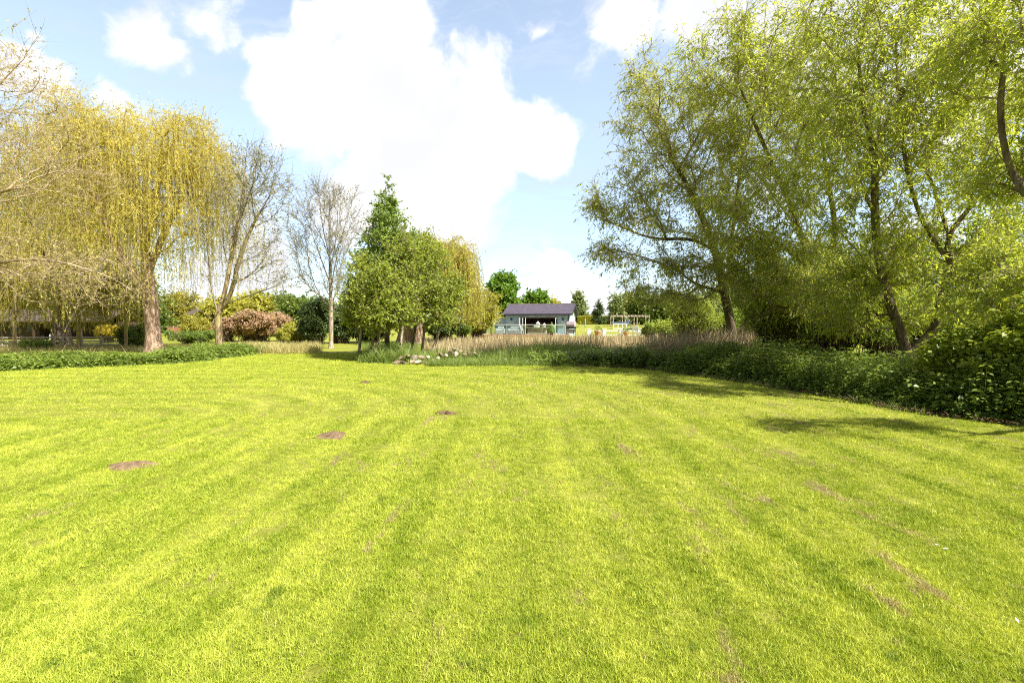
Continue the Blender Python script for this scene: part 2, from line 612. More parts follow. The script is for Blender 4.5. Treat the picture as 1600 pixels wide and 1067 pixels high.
def tubes(PL, Rd, ns=3):
    """polylines PL (n,k,3) with radii Rd (n,k) -> verts, faces"""
    n, k, _ = PL.shape
    T = np.empty_like(PL)
    T[:, 1:-1] = PL[:, 2:] - PL[:, :-2]
    T[:, 0] = PL[:, 1] - PL[:, 0]
    T[:, -1] = PL[:, -1] - PL[:, -2]
    T = unit(T)
    ref = np.array([.31, .23, .92]) if abs(T[..., 2].mean()) < .5 else np.array([.9, .3, .1])
    S = unit(np.cross(T, ref))
    B = np.cross(T, S)
    a = np.arange(ns) * 2 * PI / ns
    V = PL[:, :, None] + Rd[:, :, None, None] * (S[:, :, None] * np.cos(a)[None, None, :, None] + B[:, :, None] * np.sin(a)[None, None, :, None])
    base = (np.arange(n)[:, None] * k + np.arange(k - 1)[None])[:, :, None] * ns
    j = np.arange(ns)[None, None]
    j2 = (j + 1) % ns
    F = np.stack([base + j, base + j2, base + ns + j2, base + ns + j], -1).reshape(-1)
    return V.reshape(-1, 3), F


# ------------------------------------------------------------------ trees
def ell(px, py, Y, rx, ry, rz, w=1.0, yf=None):
    """ellipsoid of crown: centre given by its place at distance Y, half sizes in metres"""
    return (np.array(P(px, py, Y)), np.array([rx, ry, rz]), w)


def clump_noise(p, wl):
    f = np.zeros(len(p))
    for k in range(9):
        d = rnd(1)[0] * 2 * PI / (wl * (.6 + .9 * R.random()))
        f += np.sin(p @ d + R.random() * 6.28)
    return f / 3.0


CQ = [.42]


def sample_env(env, n, shell=.35, wl=None):
    if wl:
        q = sample_env(env, int(n * 3.2), shell)
        f = clump_noise(q, wl)
        q = q[f > np.quantile(f, CQ[0])]
        return q[R.permutation(len(q))[:n]]
    w = np.array([e[2] * np.prod(e[1]) ** .85 for e in env])
    k = R.choice(len(env), n, p=w / w.sum())
    d = rnd(n)
    r = R.random(n) ** shell
    c = np.array([e[0] for e in env])[k]
    rr = np.array([e[1] for e in env])[k]
    return c + d * rr * r[:, None]


def skeleton(root, trunks, env, n, bf=.45, shell=.38, zmin=None, seglen=.5, wl=None):
    nodes, par = [np.array(root, float)], [-1]
    for tr in trunks:
        tr = [np.array(p, float) for p in tr]
        P_ = np.array(nodes)
        cur = int(np.argmin(((P_ - tr[0]) ** 2).sum(1)))
        # smooth the given polyline
        pts = [np.array(nodes[cur])] + tr[1:] if len(tr) > 1 else tr
        pts = np.array(pts)
        for _ in range(2):
            q = [pts[0]]
            for a, b in zip(pts[:-1], pts[1:]):
                q += [a * .75 + b * .25, a * .25 + b * .75]
            q.append(pts[-1])
            pts = np.array(q)
        for a, b in zip(pts[:-1], pts[1:]):
            k = max(1, int(np.linalg.norm(b - a) / seglen))
            for i in range(1, k + 1):
                p = a + (b - a) * i / k
                if np.linalg.norm(p - nodes[cur]) < seglen * .35:
                    continue
                nodes.append(p)
                par.append(cur)
                cur = len(nodes) - 1
    nt = len(nodes)
    T = sample_env(env, n, shell, wl=wl)
    if zmin is not None:
        T = T[T[:, 2] > zmin]
    n = len(T)
    path = np.zeros(nt + n)
    nodes = np.concatenate([np.array(nodes), np.zeros((n, 3))])
    for i in range(1, nt):
        path[i] = path[par[i]] + np.linalg.norm(nodes[i] - nodes[par[i]])
    par = par + [0] * n
    best = np.full(n, 1e9)
    bi = np.zeros(n, int)
    lowpen = (nodes[:nt, 2] < nodes[0, 2] + .45 * max(1.0, min(T[:, 2].min() - nodes[0, 2], 2.5))) * 3.0
    for i in range(nt):
        c = np.linalg.norm(T - nodes[i], axis=1) + bf * path[i] + lowpen[i]
        m = c < best
        best[m] = c[m]
        bi[m] = i
    alive = np.ones(n, bool)
    for k in range(n):
        j = int(np.argmin(np.where(alive, best, 1e9)))
        alive[j] = False
        q = nt + k
        nodes[q] = T[j]
        par[q] = int(bi[j])
        path[q] = path[bi[j]] + np.linalg.norm(T[j] - nodes[bi[j]])
        c = np.linalg.norm(T - nodes[q], axis=1) + bf * path[q]
        m = alive & (c < best)
        best[m] = c[m]
        bi[m] = q
    return nodes, np.array(par), nt


def grow_radii(par, tip, base, e=2.2):
    n = len(par)
    acc = np.zeros(n)
    main = np.full(n, -1)
    mr = np.zeros(n)
    r = np.zeros(n)
    for i in range(n - 1, -1, -1):
        r[i] = max(acc[i], 1.0) ** (1 / e)
        p = par[i]
        if p >= 0:
            acc[p] += r[i] ** e
            if r[i] > mr[p]:
                mr[p] = r[i]
                main[p] = i
    k = (base - tip) / max(r[0] - 1, 1e-6)
    return tip + (r - 1) * k, main


def build_tree(name, label, cat, root, trunks, env, n=500, bf=.45, shell=.38, tip=.008, base=.2,
               bark=None, twigmat=None, leafm=None, twigs=3, tlen=.6, tseg=3, grav=-.1, spread=1.0,
               nleaf=8, lsize=(.08, .02), droop=.2, strands=None, group=None, thick=.035, zmin=None, pexp=1.9, wl=1.6,
               twr=.005, wob=.12, topfade=0.0):
    root = Vector(root)
    t = empty(name, root, 0, label, cat, group)
    nodes, par, nt = skeleton(root, trunks, env, n, bf, shell, zmin, wl=wl)
    r, main = grow_radii(par, tip, base, pexp)
    # relax the grown part
    for _ in range(2):
        q = nodes.copy()
        has = main >= 0
        i = np.arange(nt, len(nodes))
        h = i[has[i]]
        q[h] = .5 * nodes[h] + .25 * nodes[par[h]] + .25 * nodes[main[h]]
        nodes = q
    # tangents
    idx = np.arange(1, len(nodes))
    d = np.zeros_like(nodes)
    d[1:] = unit(nodes[1:] - nodes[par[1:]])
    d[0] = (0, 0, 1)
    tan = d.copy()
    h = np.where(main >= 0)[0]
    tan[h] = unit(d[h] + d[main[h]])
    ref = unit(np.array([[.37, .21, .9]]))
    # every edge becomes a little polyline (hermite) of 3 segments
    a, b = par[idx], idx
    ismain = main[a] == b
    pa, pb = nodes[a], nodes[b]
    ln = np.linalg.norm(pb - pa, axis=1, keepdims=True)
    ta = np.where(ismain[:, None], tan[a], unit(d[b] * .6 + tan[a] * .5))
    tb = tan[b]
    k = 4
    s = np.linspace(0, 1, k)
    h00, h10, h01, h11 = 2 * s**3 - 3 * s**2 + 1, s**3 - 2 * s**2 + s, -2 * s**3 + 3 * s**2, s**3 - s**2
    PL = (pa[:, None] * h00[None, :, None] + (ta * ln)[:, None] * h10[None, :, None] + pb[:, None] * h01[None, :, None] + (tb * ln)[:, None] * h11[None, :, None])
    jit = R.normal(size=(len(idx), k, 3)) * (ln * wob * .35)[:, None] * (np.sin(np.pi * s) * (1.0))[None, :, None]
    jit *= (idx >= nt)[:, None, None]
    PL = PL + jit
    ra = np.where(ismain, r[a], np.minimum(r[a], r[b] * 1.25))
    Rd = ra[:, None] * (1 - s)[None] + r[b][:, None] * s[None]
    lowz = np.clip(1 - (PL[..., 2] - root.z) / (base * 4.0), 0, 1)
    Rd = Rd * (1 + .55 * lowz ** 2 * (Rd > base * .5))

    def group_tubes(mask, ns):
        if mask.sum() == 0:
            return None
        pl, rd = PL[mask], Rd[mask]
        T = np.empty_like(pl)
        T[:, 1:-1] = pl[:, 2:] - pl[:, :-2]
        T[:, 0] = ta[mask]
        T[:, -1] = tb[mask]
        T = unit(T)
        S = unit(np.cross(T, ref))
        Bn = np.cross(T, S)
        an = np.arange(ns) * 2 * PI / ns
        V = pl[:, :, None] + rd[:, :, None, None] * (S[:, :, None] * np.cos(an)[None, None, :, None] + Bn[:, :, None] * np.sin(an)[None, None, :, None])
        m_ = mask.sum()
        bs = (np.arange(m_)[:, None] * k + np.arange(k - 1)[None])[:, :, None] * ns
        j = np.arange(ns)[None, None]
        F = np.stack([bs + j, bs + (j + 1) % ns, bs + ns + (j + 1) % ns, bs + ns + j], -1).reshape(-1)
        return V.reshape(-1, 3), F
    big = Rd.max(1) > thick
    g = group_tubes(big, 10)
    if g:
        link('trunk', npmesh('trunk', g[0], g[1], 4, smooth=True), bark, t)
    Vs, Fs, off = [], [], 0
    g = group_tubes(~big, 4)
    if g:
        Vs.append(g[0])
        Fs.append(g[1])
        off = len(g[0])
    # twigs with leaves
    LV = []
    thin = np.where((r < thick * 1.2) & (np.arange(len(r)) >= nt))[0]
    if twigs and len(thin):
        src = np.repeat(thin, twigs)
        m_ = len(src)
        f = R.random(m_)[:, None]
        start = nodes[src] * f + nodes[par[src]] * (1 - f)
        dr = unit(d[src] * .7 + rnd(m_) * spread + np.array([0, 0, .15]))
        L = tlen * (.5 + R.random(m_))
        kk = tseg + 1
        pl = np.zeros((m_, kk, 3))
        pl[:, 0] = start
        cd = dr
        for q in range(1, kk):
            cd = unit(cd + np.array([0, 0, grav]) + R.normal(size=(m_, 3)) * .16)
            pl[:, q] = pl[:, q - 1] + cd * (L / tseg)[:, None]
        rd = np.linspace(1, .45, kk)[None] * twr * np.ones((m_, 1))
        V, F = tubes(pl, rd, 3)
        Vs.append(V)
        Fs.append(F + off)
        off += len(V)
        if nleaf and leafm:
            ii = np.repeat(np.arange(m_), nleaf)
            u = R.random(len(ii)) * tseg * .999
            q = u.astype(int)
            fr = (u - q)[:, None]
            c = pl[ii, q] * (1 - fr) + pl[ii, q + 1] * fr
            tg = unit(pl[ii, q + 1] - pl[ii, q])
            ax_ = unit(tg * .7 + rnd(len(ii)) * .85 + np.array([0, 0, -droop]))
            nn = rnd(len(ii)) + np.array([.3, -.2, .8])
            if topfade:
                z0, z1 = root.z + 1.0, nodes[:, 2].max()
                kp = R.random(len(ii)) > topfade * np.clip((c[:, 2] - z0) / (z1 - z0), 0, 1) ** .7
                ii, c, ax_, nn = ii[kp], c[kp], ax_[kp], nn[kp]
            sc = .45 + 1.05 * R.random(len(ii)) ** 1.4
            LV.append(leaves(c, ax_, nn, lsize[0] * sc, lsize[1] * sc))
    # long hanging strands of a weeping willow
    if strands:
        m_ = strands['n']
        cand = np.where((np.arange(len(r)) >= nt))[0]
        wgt = np.exp((nodes[cand, 2] - nodes[cand, 2].max()) * strands.get('top', .15))
        src = R.choice(cand, m_, p=wgt / wgt.sum())
        # neighbouring strands hang in bunches
        start = nodes[src] + R.normal(size=(m_, 3)) * np.array([.12, .12, .05])
        zb = strands['zbot']
        if not callable(zb):
            zz = np.full(m_, float(zb))
        else:
            zz = zb(start)
        L = np.minimum(strands['len'] * (.35 + .9 * R.random(m_)), np.maximum(start[:, 2] - zz - R.random(m_) * 1.2, .4))
        kk = 7
        pl = np.zeros((m_, kk, 3))
        pl[:, 0] = start
        out = start - np.array([root.x, root.y, 0])
        out[:, 2] = 0
        cd = unit(unit(out) * .55 + d[src] * .5 + np.array([0, 0, -.1]) + rnd(m_) * .3)
        side = R.normal(size=(m_, 3)) * .05
        for q in range(1, kk):
            cd = unit(cd * (.38 if q > 1 else 1) + np.array([0, 0, -1.0 if q > 1 else -.4]) + side + R.normal(size=(m_, 3)) * .05)
            pl[:, q] = pl[:, q - 1] + cd * (L / (kk - 1))[:, None]
        rd = np.linspace(1, .5, kk)[None] * strands.get('r', .006) * np.ones((m_, 1))
        V, F = tubes(pl, rd, 3)
        Vs.append(V)
        Fs.append(F + off)
        off += len(V)
        cnt = np.maximum((L * strands['lpm']).astype(int), 2)
        ii = np.repeat(np.arange(m_), cnt)
        u = (R.random(len(ii)) ** .9) * (kk - 1) * .999
        q = u.astype(int)
        fr = (u - q)[:, None]
        c = pl[ii, q] * (1 - fr) + pl[ii, q + 1] * fr
        ax_ = unit(np.array([0, 0, -1.0]) + rnd(len(ii)) * .75)
        sc = .6 + .8 * R.random(len(ii))
        ls = strands['lsize']
        LV.append(leaves(c, ax_, rnd(len(ii)) + np.array([.2, -.4, .3]), ls[0] * sc, ls[1] * sc))
    if Vs:
        link('branches', npmesh('branches', np.concatenate(Vs), np.concatenate(Fs), 4), twigmat or bark, t)
    if LV and leafm:
        leafobj('crown', LV, leafm, t)
    return t


def bush(name, label, cat, env, base, nclump, nleaf, lsize, mat, stemmat, clump=.3, group=None, up=.5, stemr=.02, foot=.5):
    """shrub: stems fan out from the base to clumps of leaves"""
    base = Vector(base)
    t = empty(name, base, 0, label, cat, group)
    C = sample_env(env, nclump, .3, wl=1.0)
    C[:, 2] = np.maximum(C[:, 2], base.z + .12)
    b = np.array(base)[None] + R.normal(size=(nclump, 3)) * np.array([.4, .4, 0]) * env[0][1][0] * foot
    b[:, 2] = base.z - .05
    mid = b * .5 + C * .5 + R.normal(size=(nclump, 3)) * .06 + np.array([0, 0, .1]) * (C[:, 2:] - base.z)
    pl = np.stack([b, b * .4 + mid * .6, mid * .4 + C * .6, C], 1)
    V, F = tubes(pl, np.linspace(1, .3, 4)[None] * stemr * np.ones((nclump, 1)), 4)
    link('stems', npmesh('stems', V, F, 4), stemmat, t)
    ii = np.repeat(np.arange(nclump), nleaf)
    o = rnd(len(ii)) * (R.random(len(ii)) ** .4)[:, None] * clump
    o[:, 2] *= .75
    c = C[ii] + o
    k = c[:, 2] > base.z + .02
    c, o = c[k], o[k]
    nn = unit(o + np.array([0, 0, .05])) * .6 + rnd(len(c)) * .6 + np.array([.1, -.1, up])
    ax_ = unit(np.cross(nn, rnd(len(c))) + o * .8)
    sc = .6 + .8 * R.random(len(c))
    leafobj('crown', [leaves(c, ax_, nn, lsize[0] * sc, lsize[1] * sc)], mat, t)
    return t


# ================================================================== materials of built things
def cladmat(name, a, pitch=.16):
    m, n = newmat(name)
    pos = n.n('ShaderNodeTexCoord').outputs['Object']
    s = n.n('ShaderNodeSeparateXYZ')
    n.put(s.inputs[0], pos)
    fr = n.m('FRACT', n.m('DIVIDE', s.outputs[2], pitch))
    c = n.mix(n.mr(n.noise(n.scale(pos, (1, 1, 8)), 4, 4), .3, .7), tuple(x * .88 for x in a), tuple(x * 1.1 for x in a))
    c = n.mix(n.mr(fr, 0.0, .1, .55, 0), c, tuple(x * .3 for x in a))
    n.out(n.bsdf(c, .55, .3, normal=n.bump(fr, .8, .02)).outputs[0])
    return m


def slatemat(name, a):
    m, n = newmat(name)
    pos = n.n('ShaderNodeTexCoord').outputs['Object']
    b = n.n('ShaderNodeTexBrick')
    n.put(b.inputs['Vector'], pos)
    for k, v in (('Scale', 3.2), ('Mortar Size', .015), ('Brick Width', .9), ('Row Height', .55)):
        b.inputs[k].default_value = v
    b.inputs['Color1'].default_value = (*[x * .85 for x in a], 1)
    b.inputs['Color2'].default_value = (*[x * 1.2 for x in a], 1)
    b.inputs['Mortar'].default_value = (*[x * .5 for x in a], 1)
    n.out(n.bsdf(b.outputs[0], .6, .3, normal=n.bump(b.outputs['Fac'], .5, .01)).outputs[0])
    return m


def woodmat(name, a, b):
    m, n = newmat(name)
    pos = n.n('ShaderNodeTexCoord').outputs['Object']
    f = n.noise(n.scale(pos, (1.2, 9, 9)), 3, 5, .6)
    n.out(n.bsdf(n.mix(n.mr(f, .3, .7), a, b), .7, .2, normal=n.bump(f, .3, .01)).outputs[0])
    return m


K = {
    'blue': cladmat('blue_painted_cladding', (.40, .57, .70)),
    'bluepale': cladmat('pale_blue_cladding', (.50, .63, .70)),
    'slate': slatemat('grey_slate', (.085, .072, .095)),
    'slate2': slatemat('brown_grey_tiles', (.10, .075, .06)),
    'white': plain('white_paint', (.78, .78, .76), .5, .3, var=.04),
    'cream': plain('cream_render', (.80, .78, .75), .8, .1, var=.06),
    'dark': plain('black_metal', (.03, .03, .035), .4, .5),
    'gutter': plain('dark_gutter', (.035, .035, .045), .45, .4),
    'grey': plain('grey_frame', (.35, .37, .38), .5, .4),
    'steel': plain('brushed_steel', (.55, .55, .55), .35, .5, metal=.8),
    'deck': woodmat('deck_boards', (.30, .21, .14), (.50, .38, .27)),
    'wood': woodmat('brown_timber', (.26, .16, .08), (.45, .30, .16)),
    'palewood': woodmat('weathered_pale_timber', (.30, .25, .19), (.52, .45, .36)),
    'darkwood': woodmat('dark_timber', (.035, .025, .018), (.09, .06, .04)),
    'interior': plain('brown_room_wall', (.16, .10, .07), .8, .1),
    'shelf': plain('grey_brown_shelf', (.30, .22, .17), .7, .2),
    'cushion': plain('pale_grey_cushion', (.52, .51, .50), .9, .1, bump=.3),
    'wicker': plain('grey_wicker', (.42, .42, .43), .8, .2, bump=.6, bs=120),
    'glass': glassmat(),
    'hood': plain('mauve_grey_hood', (.40, .33, .36), .35, .5),
    'teal': plain('teal_cloth', (.16, .45, .40), .8, .1),
    'terracotta': plain('terracotta', (.50, .22, .10), .8, .1),
    'brick': plain('orange_brick', (.36, .17, .11), .9, .1, var=.3, vs=10),
    'stone': plain('sandy_stone', (.29, .22, .15), .9, .15, var=.4, vs=3.5, bump=1.0, bs=9),
    'stonepale': plain('pale_stone', (.38, .33, .26), .9, .15, var=.35, vs=3.5, bump=1.0, bs=9),
    'stonebrown': plain('brown_stone', (.17, .125, .09), .9, .15, var=.45, vs=3.5, bump=1.0, bs=9),
    'water': plain('muddy_water', (.16, .11, .07), .08, .5, var=.1),
}

# ================================================================== pavilion
TH = math.radians(15)
WF, DP, ZD = 6.87, 4.5, .3
F0 = Vector((-.0125 * 52.28, 52.28, 0))
pav = empty('garden_pavilion', F0, -TH, 'blue timber pavilion with dark slate roof and wide open folding doors', 'pavilion')
MW = Matrix.Translation(F0) @ Matrix.Rotation(-TH, 4, 'Z')


def LW(x, y, z=ZD):
    return MW @ Vector((x, y, z))


x0, x1, zt, zw = 1.5, 5.65, 2.04, 2.40
w = Mb()
w.box((0, 0, 0), (x0, .14, zw)).box((x1, 0, 0), (WF, .14, zw)).box((x0, 0, zt + .16), (x1, .14, zw))
w.obj('front_wall', K['blue'], pav)
w = Mb().box((0, .143, 0), (.14, DP, zw)).box((0, DP, 0), (WF, DP + .14, zw))
w.obj('wall', K['blue'], pav)
w = Mb()
w.prism([(WF - .14, .143, 0), (WF - .14, DP - .003, 0), (WF - .14, DP - .003, zw), (WF - .14, DP / 2, 3.42), (WF - .14, .143, zw)], (.143, 0, 0))
w.obj('gable_wall', K['bluepale'], pav)
Mb().box((x0, .01, zt), (x1, .12, zt + .158)).obj('lintel', K['grey'], pav)
# dark room behind the doors
r_ = Mb()
r_.box((.15, DP - .06, ZD), (WF - .15, DP - .01, 2.38)).box((.15, .2, 2.34), (WF - .15, DP - .07, 2.38))
r_.obj('inner_wall', K['interior'], pav)
Mb().box((.15, .15, .1), (WF - .15, DP - .07, ZD + .02)).obj('floor', K['wood'], pav)
for sx in (1.7, 3.3, 4.9):
    s_ = Mb()
    for zz in (.9, 1.25, 1.6, 1.95):
        s_.box((sx, DP - .4, zz), (sx + .9, DP - .065, zz + .04))
    s_.box((sx - .04, DP - .4, .35), (sx, DP - .065, 2.05)).box((sx + .9, DP - .4, .35), (sx + .94, DP - .065, 2.05))
    s_.obj('shelf', K['shelf'], pav)
Mb().box((1.6, DP - 1.0, ZD + .02), (5.4, DP - .45, 1.15)).obj('counter', K['cushion'], pav)
# roof: two slabs
ov, og, th = .34, .32, .10
ze, zr = 2.36, 3.50
sl = (zr - ze) / (DP / 2 + ov)


def slab(y0, z0, y1, z1, xa, xb, t):
    return [(xa, y0, z0), (xb, y0, z0), (xb, y1, z1), (xa, y1, z1)], (0, 0, t)


rf = Mb()
for a in (slab(-ov, ze, DP / 2, zr, -og, WF + og, th), slab(DP + .14 + ov, ze, DP / 2, zr, -og, WF + og, th)):
    rf.prism(*a)
roof = rf.obj('roof', K['slate'], pav)
Mb().box((-og, DP / 2 - .09, zr + th - .02), (WF + og, DP / 2 + .09, zr + th + .03)).obj('ridge_cap', K['stonepale'], pav)
Mb().box((-og, -ov - .10, ze - .07), (WF + og, -ov - .002, ze + .05)).obj('gutter', K['gutter'], pav)
b_ = Mb()
for sy, ya in ((1, -ov), (-1, DP + .14 + ov)):
    b_.prism([(WF + og + .002, ya, ze - .16), (WF + og + .002, ya, ze + th), (WF + og + .002, DP / 2, zr + th + .01), (WF + og + .002, DP / 2, zr - .16)], (.04, 0, 0))
b_.obj('bargeboard', K['gutter'], pav)
Mb().rod((WF - .1, -.06, .1), (WF - .1, -.06, 2.36), .045).obj('downpipe', K['dark'], pav)
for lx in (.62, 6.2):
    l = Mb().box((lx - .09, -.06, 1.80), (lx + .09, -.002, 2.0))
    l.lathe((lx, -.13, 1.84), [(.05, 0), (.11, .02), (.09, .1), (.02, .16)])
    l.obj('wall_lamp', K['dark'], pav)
    Mb().box((lx - .22, -.05, 1.50), (lx + .22, -.003, 1.60)).obj('wall_strip', K['white'], pav)  # plain white strip on the wall below each lamp
# folded door leaves left and right of the opening
for k, (dx, ang) in enumerate([(x0 + .05, 78), (x0 + .22, 100), (x0 + .40, 82), (x0 + .62, 74), (x1 - .05, 98), (x1 - .22, 82)]):
    a = math.radians(ang)
    d = bpy.data.objects.new('folding_door', None)
    COL.objects.link(d)
    d.parent = pav
    d.location, d.rotation_euler = (dx, .1, 0), (0, 0, -a)
    f = Mb()
    z0_, z1_, wl = ZD + .02, zt - .02, .68
    f.box((0, -.025, z0_), (.08, .025, z1_)).box((wl - .08, -.025, z0_), (wl, .025, z1_))
    f.box((.08, -.025, z0_), (wl - .08, .025, z0_ + .1)).box((.08, -.025, z1_ - .08), (wl - .08, .025, z1_))
    f.obj('frame', K['white'], d)
    Mb().box((.08, -.006, z0_ + .1), (wl - .08, .006, z1_ - .08)).obj('pane', K['glass'], d)
# low lean-to on the left
lt = empty('lean_to_store', LW(-1.55, .9, 0), -TH, 'low pale blue lean-to with trellis against the pavilion wall', 'store')
w = Mb()
w.prism([(0, 0, 0), (1.54, 0, 0), (1.54, 0, 2.0), (.5, 0, 1.95), (0, 0, 1.1)], (0, 1.6, 0))
w.obj('wall', K['blue'], lt)
t_ = Mb()
for k in range(7):
    t_.box((.1 + k * .2, -.04, .35), (.13 + k * .2, -.003, 1.25))
for k in range(5):
    t_.box((.05, -.065, .42 + k * .2), (1.4, -.041, .45 + k * .2))
t_.obj('trellis', K['bluepale'], lt)
t_ = Mb().prism([(-.1, -.12, 1.12), (.48, -.12, 1.97), (.48, -.12, 2.03), (-.1, -.12, 1.18)], (0, 1.8, 0)).prism([(.48, -.12, 1.97), (1.545, -.12, 2.03), (1.545, -.12, 2.09), (.48, -.12, 2.03)], (0, 1.8, 0))
t_.obj('roof', K['white'], lt)

# deck
dk = empty('timber_deck', LW(-2.2, -3.2, 0), -TH, 'timber deck raised over the reed bed in front of the pavilion', 'deck')
d_ = Mb()
for k in range(22):
    d_.box((0, .02 + k * .146, ZD - .04), (9.3, .155 + k * .146, ZD - .004))
d_.obj('boards', K['deck'], dk)
Mb().box((0, -.035, .06), (9.3, 0.0, ZD - .002)).obj('fascia', K['wood'], dk)
for k in range(8):
    Mb().box((.2 + k * 1.25, .05, -.3), (.32 + k * 1.25, .17, ZD - .041)).obj('pile', K['darkwood'], dk)

# glass balustrade
gb = empty('glass_balustrade', LW(-2.1, -3.05, ZD), -TH, 'glass balustrade with metal posts and pale handrail along the deck edge', 'balustrade')
posts = [0, 1.15, 3.0, 4.85, 6.7, 8.95]
for px_ in posts:
    Mb().box((px_ - .03, -.03, 0), (px_ + .03, .03, 1.0)).obj('post', K['steel'] if px_ else K['dark'], gb)
for a, b in zip(posts, posts[1:]):
    Mb().box((a + .06, -.006, .08), (b - .06, .006, .96)).obj('glass_panel', K['glass'], gb)
Mb().box((-.04, -.035, 1.0), (9.0, .035, 1.05)).obj('handrail', K['white'], gb)
Mb().box((-.035, .04, 1.0), (.03, 2.6, 1.05)).obj('handrail', K['white'], gb)
for yy in (1.3, 2.6):
    Mb().box((-.03, yy - .03, 0), (.03, yy + .03, 1.0)).obj('post', K['steel'], gb)
    Mb().box((-.006, yy - 1.2, .08), (.006, yy - .06, .96)).obj('glass_panel', K['glass'], gb)


# ---- furniture on the deck
def sofa(x, y, wd, rz, label, grp=None):
    t = empty('garden_sofa', LW(x, y), -TH + rz, label, 'sofa', grp)
    Mb().box((0, 0, .08), (wd, .75, .36)).box((0, .003, .361), (.14, .747, .62)).box((wd - .14, .003, .361), (wd, .747, .62)).obj('frame', K['wicker'], t, .02)
    Mb().box((.143, .02, .363), (wd - .143, .60, .48)).obj('seat_cushion', K['cushion'], t, .03)
    Mb().box((.143, .605, .363), (wd - .143, .75, .85)).obj('backrest', K['cushion'], t, .04)
    for a, b in ((.05, .05), (wd - .11, .05), (.05, .64), (wd - .11, .64)):
        Mb().box((a, b, 0), (a + .06, b + .06, .079)).obj('leg', K['dark'], t)
    return t


sofa(-.55, -2.2, .95, .1, 'pale grey armchair on the deck beside the trellis', 'pale armchairs on the deck')
sofa(.75, -2.2, 1.5, -.05, 'two-seat pale grey sofa on the deck by the glass panels')


def chair(x, y, rz, label):
    t = empty('dining_chair', LW(x, y), rz - TH, label, 'chair', 'chairs round the deck table')
    Mb().box((-.24, -.24, .42), (.24, .24, .47)).obj('seat', K['white'], t, .01)
    b = Mb()
    for k in range(5):
        b.box((-.23 + k * .105, .215, .49), (-.19 + k * .105, .24, .86))
    b.box((-.24, .21, .861), (.24, .245, .93))
    b.obj('backrest', K['white'], t)
    for a in (-.22, .18):
        for c in (-.22, .18):
            Mb().box((a, c, 0), (a + .04, c + .04, .419)).obj('leg', K['white'], t)


tb = empty('dining_table', LW(2.75, -2.0), -TH, 'long timber table with panelled base on the deck before the open doors', 'table')
Mb().box((-.1, -.1, .70), (2.2, .85, .75)).obj('tabletop', K['palewood'], tb, .01)
Mb().box((.1, .05, 0.0), (2.0, .7, .699)).obj('base', K['palewood'], tb)
chair(2.25, -1.6, -PI / 2 + PI, 'white slatted chair at the left end of the deck table')
chair(3.5, -.85, 0, 'white slatted chair behind the deck table, nearer the doors')
chair(5.3, -1.5, -PI / 2, 'white slatted chair at the table end beside the cone topiary')


def lantern(x, y, z, s, label):
    t = empty('lantern', LW(x, y, z), -TH, label, 'lantern', 'glass lanterns on the deck table')
    fr = Mb()
    for a in (-.11, .09):
        for b in (-.11, .09):
            fr.box((a * s, b * s, 0), ((a + .02) * s, (b + .02) * s, .26 * s))
    fr.box((-.12 * s, -.12 * s, -.004), (.12 * s, .12 * s, .015)).lathe((0, 0, .26 * s), [(.17 * s, 0), (.12 * s, .06 * s), (.03 * s, .14 * s), (.03 * s, .18 * s)], 8)
    fr.obj('frame', K['white'], t)
    Mb().rod((0, 0, .016), (0, 0, .14 * s), .035 * s).obj('candle', K['cream'], t)


lantern(3.9, -1.75, ZD + .755, 1.4, 'larger glass lantern standing on the timber deck table')
lantern(4.55, -1.7, ZD + .755, 1.0, 'small glass lantern standing on the timber deck table')
pt = empty('potted_plant', LW(1.95, -.6), -TH, 'small plant in a white pot beside the folded doors', 'potted plant')
Mb().lathe((0, 0, 0), [(.12, 0), (.17, .3), (.18, .32), (.15, .32)]).obj('pot', K['white'], pt)
nn_ = 220
c_ = np.array([0, 0, .48]) + rnd(nn_) * .2 * R.random((nn_, 1)) ** .4
link('foliage', npmesh('foliage', leaves(c_, rnd(nn_), rnd(nn_), .08, .04), np.arange(4 * nn_), 4, tint=R.random(nn_)), M['green'], pt, world=False)


def topiary(x, y, label):
    t = empty('cone_topiary', LW(x, y), -TH, label, 'topiary')
    Mb().lathe((0, 0, 0), [(.16, 0), (.2, .2), (.21, .22)]).obj('pot', K['stone'], t)
    n_ = 2600
    z = R.random(n_) ** 1.3
    a = R.random(n_) * 2 * PI
    rr = (.36 * (1 - z) ** .8 + .03) * (.85 + .2 * R.random(n_))
    c = np.stack([rr * np.cos(a), rr * np.sin(a), .22 + z * 1.05], -1)
    nm = unit(np.stack([np.cos(a), np.sin(a), .4 + 0 * a], -1))
    link('foliage', npmesh('foliage', leaves(c, unit(np.cross(nm, rnd(n_))), nm, .06, .035), np.arange(4 * n_), 4, tint=R.random(n_)), M['green'], t, world=False)


topiary(5.45, -2.45, 'bright green clipped cone behind the glass balustrade by the doors')

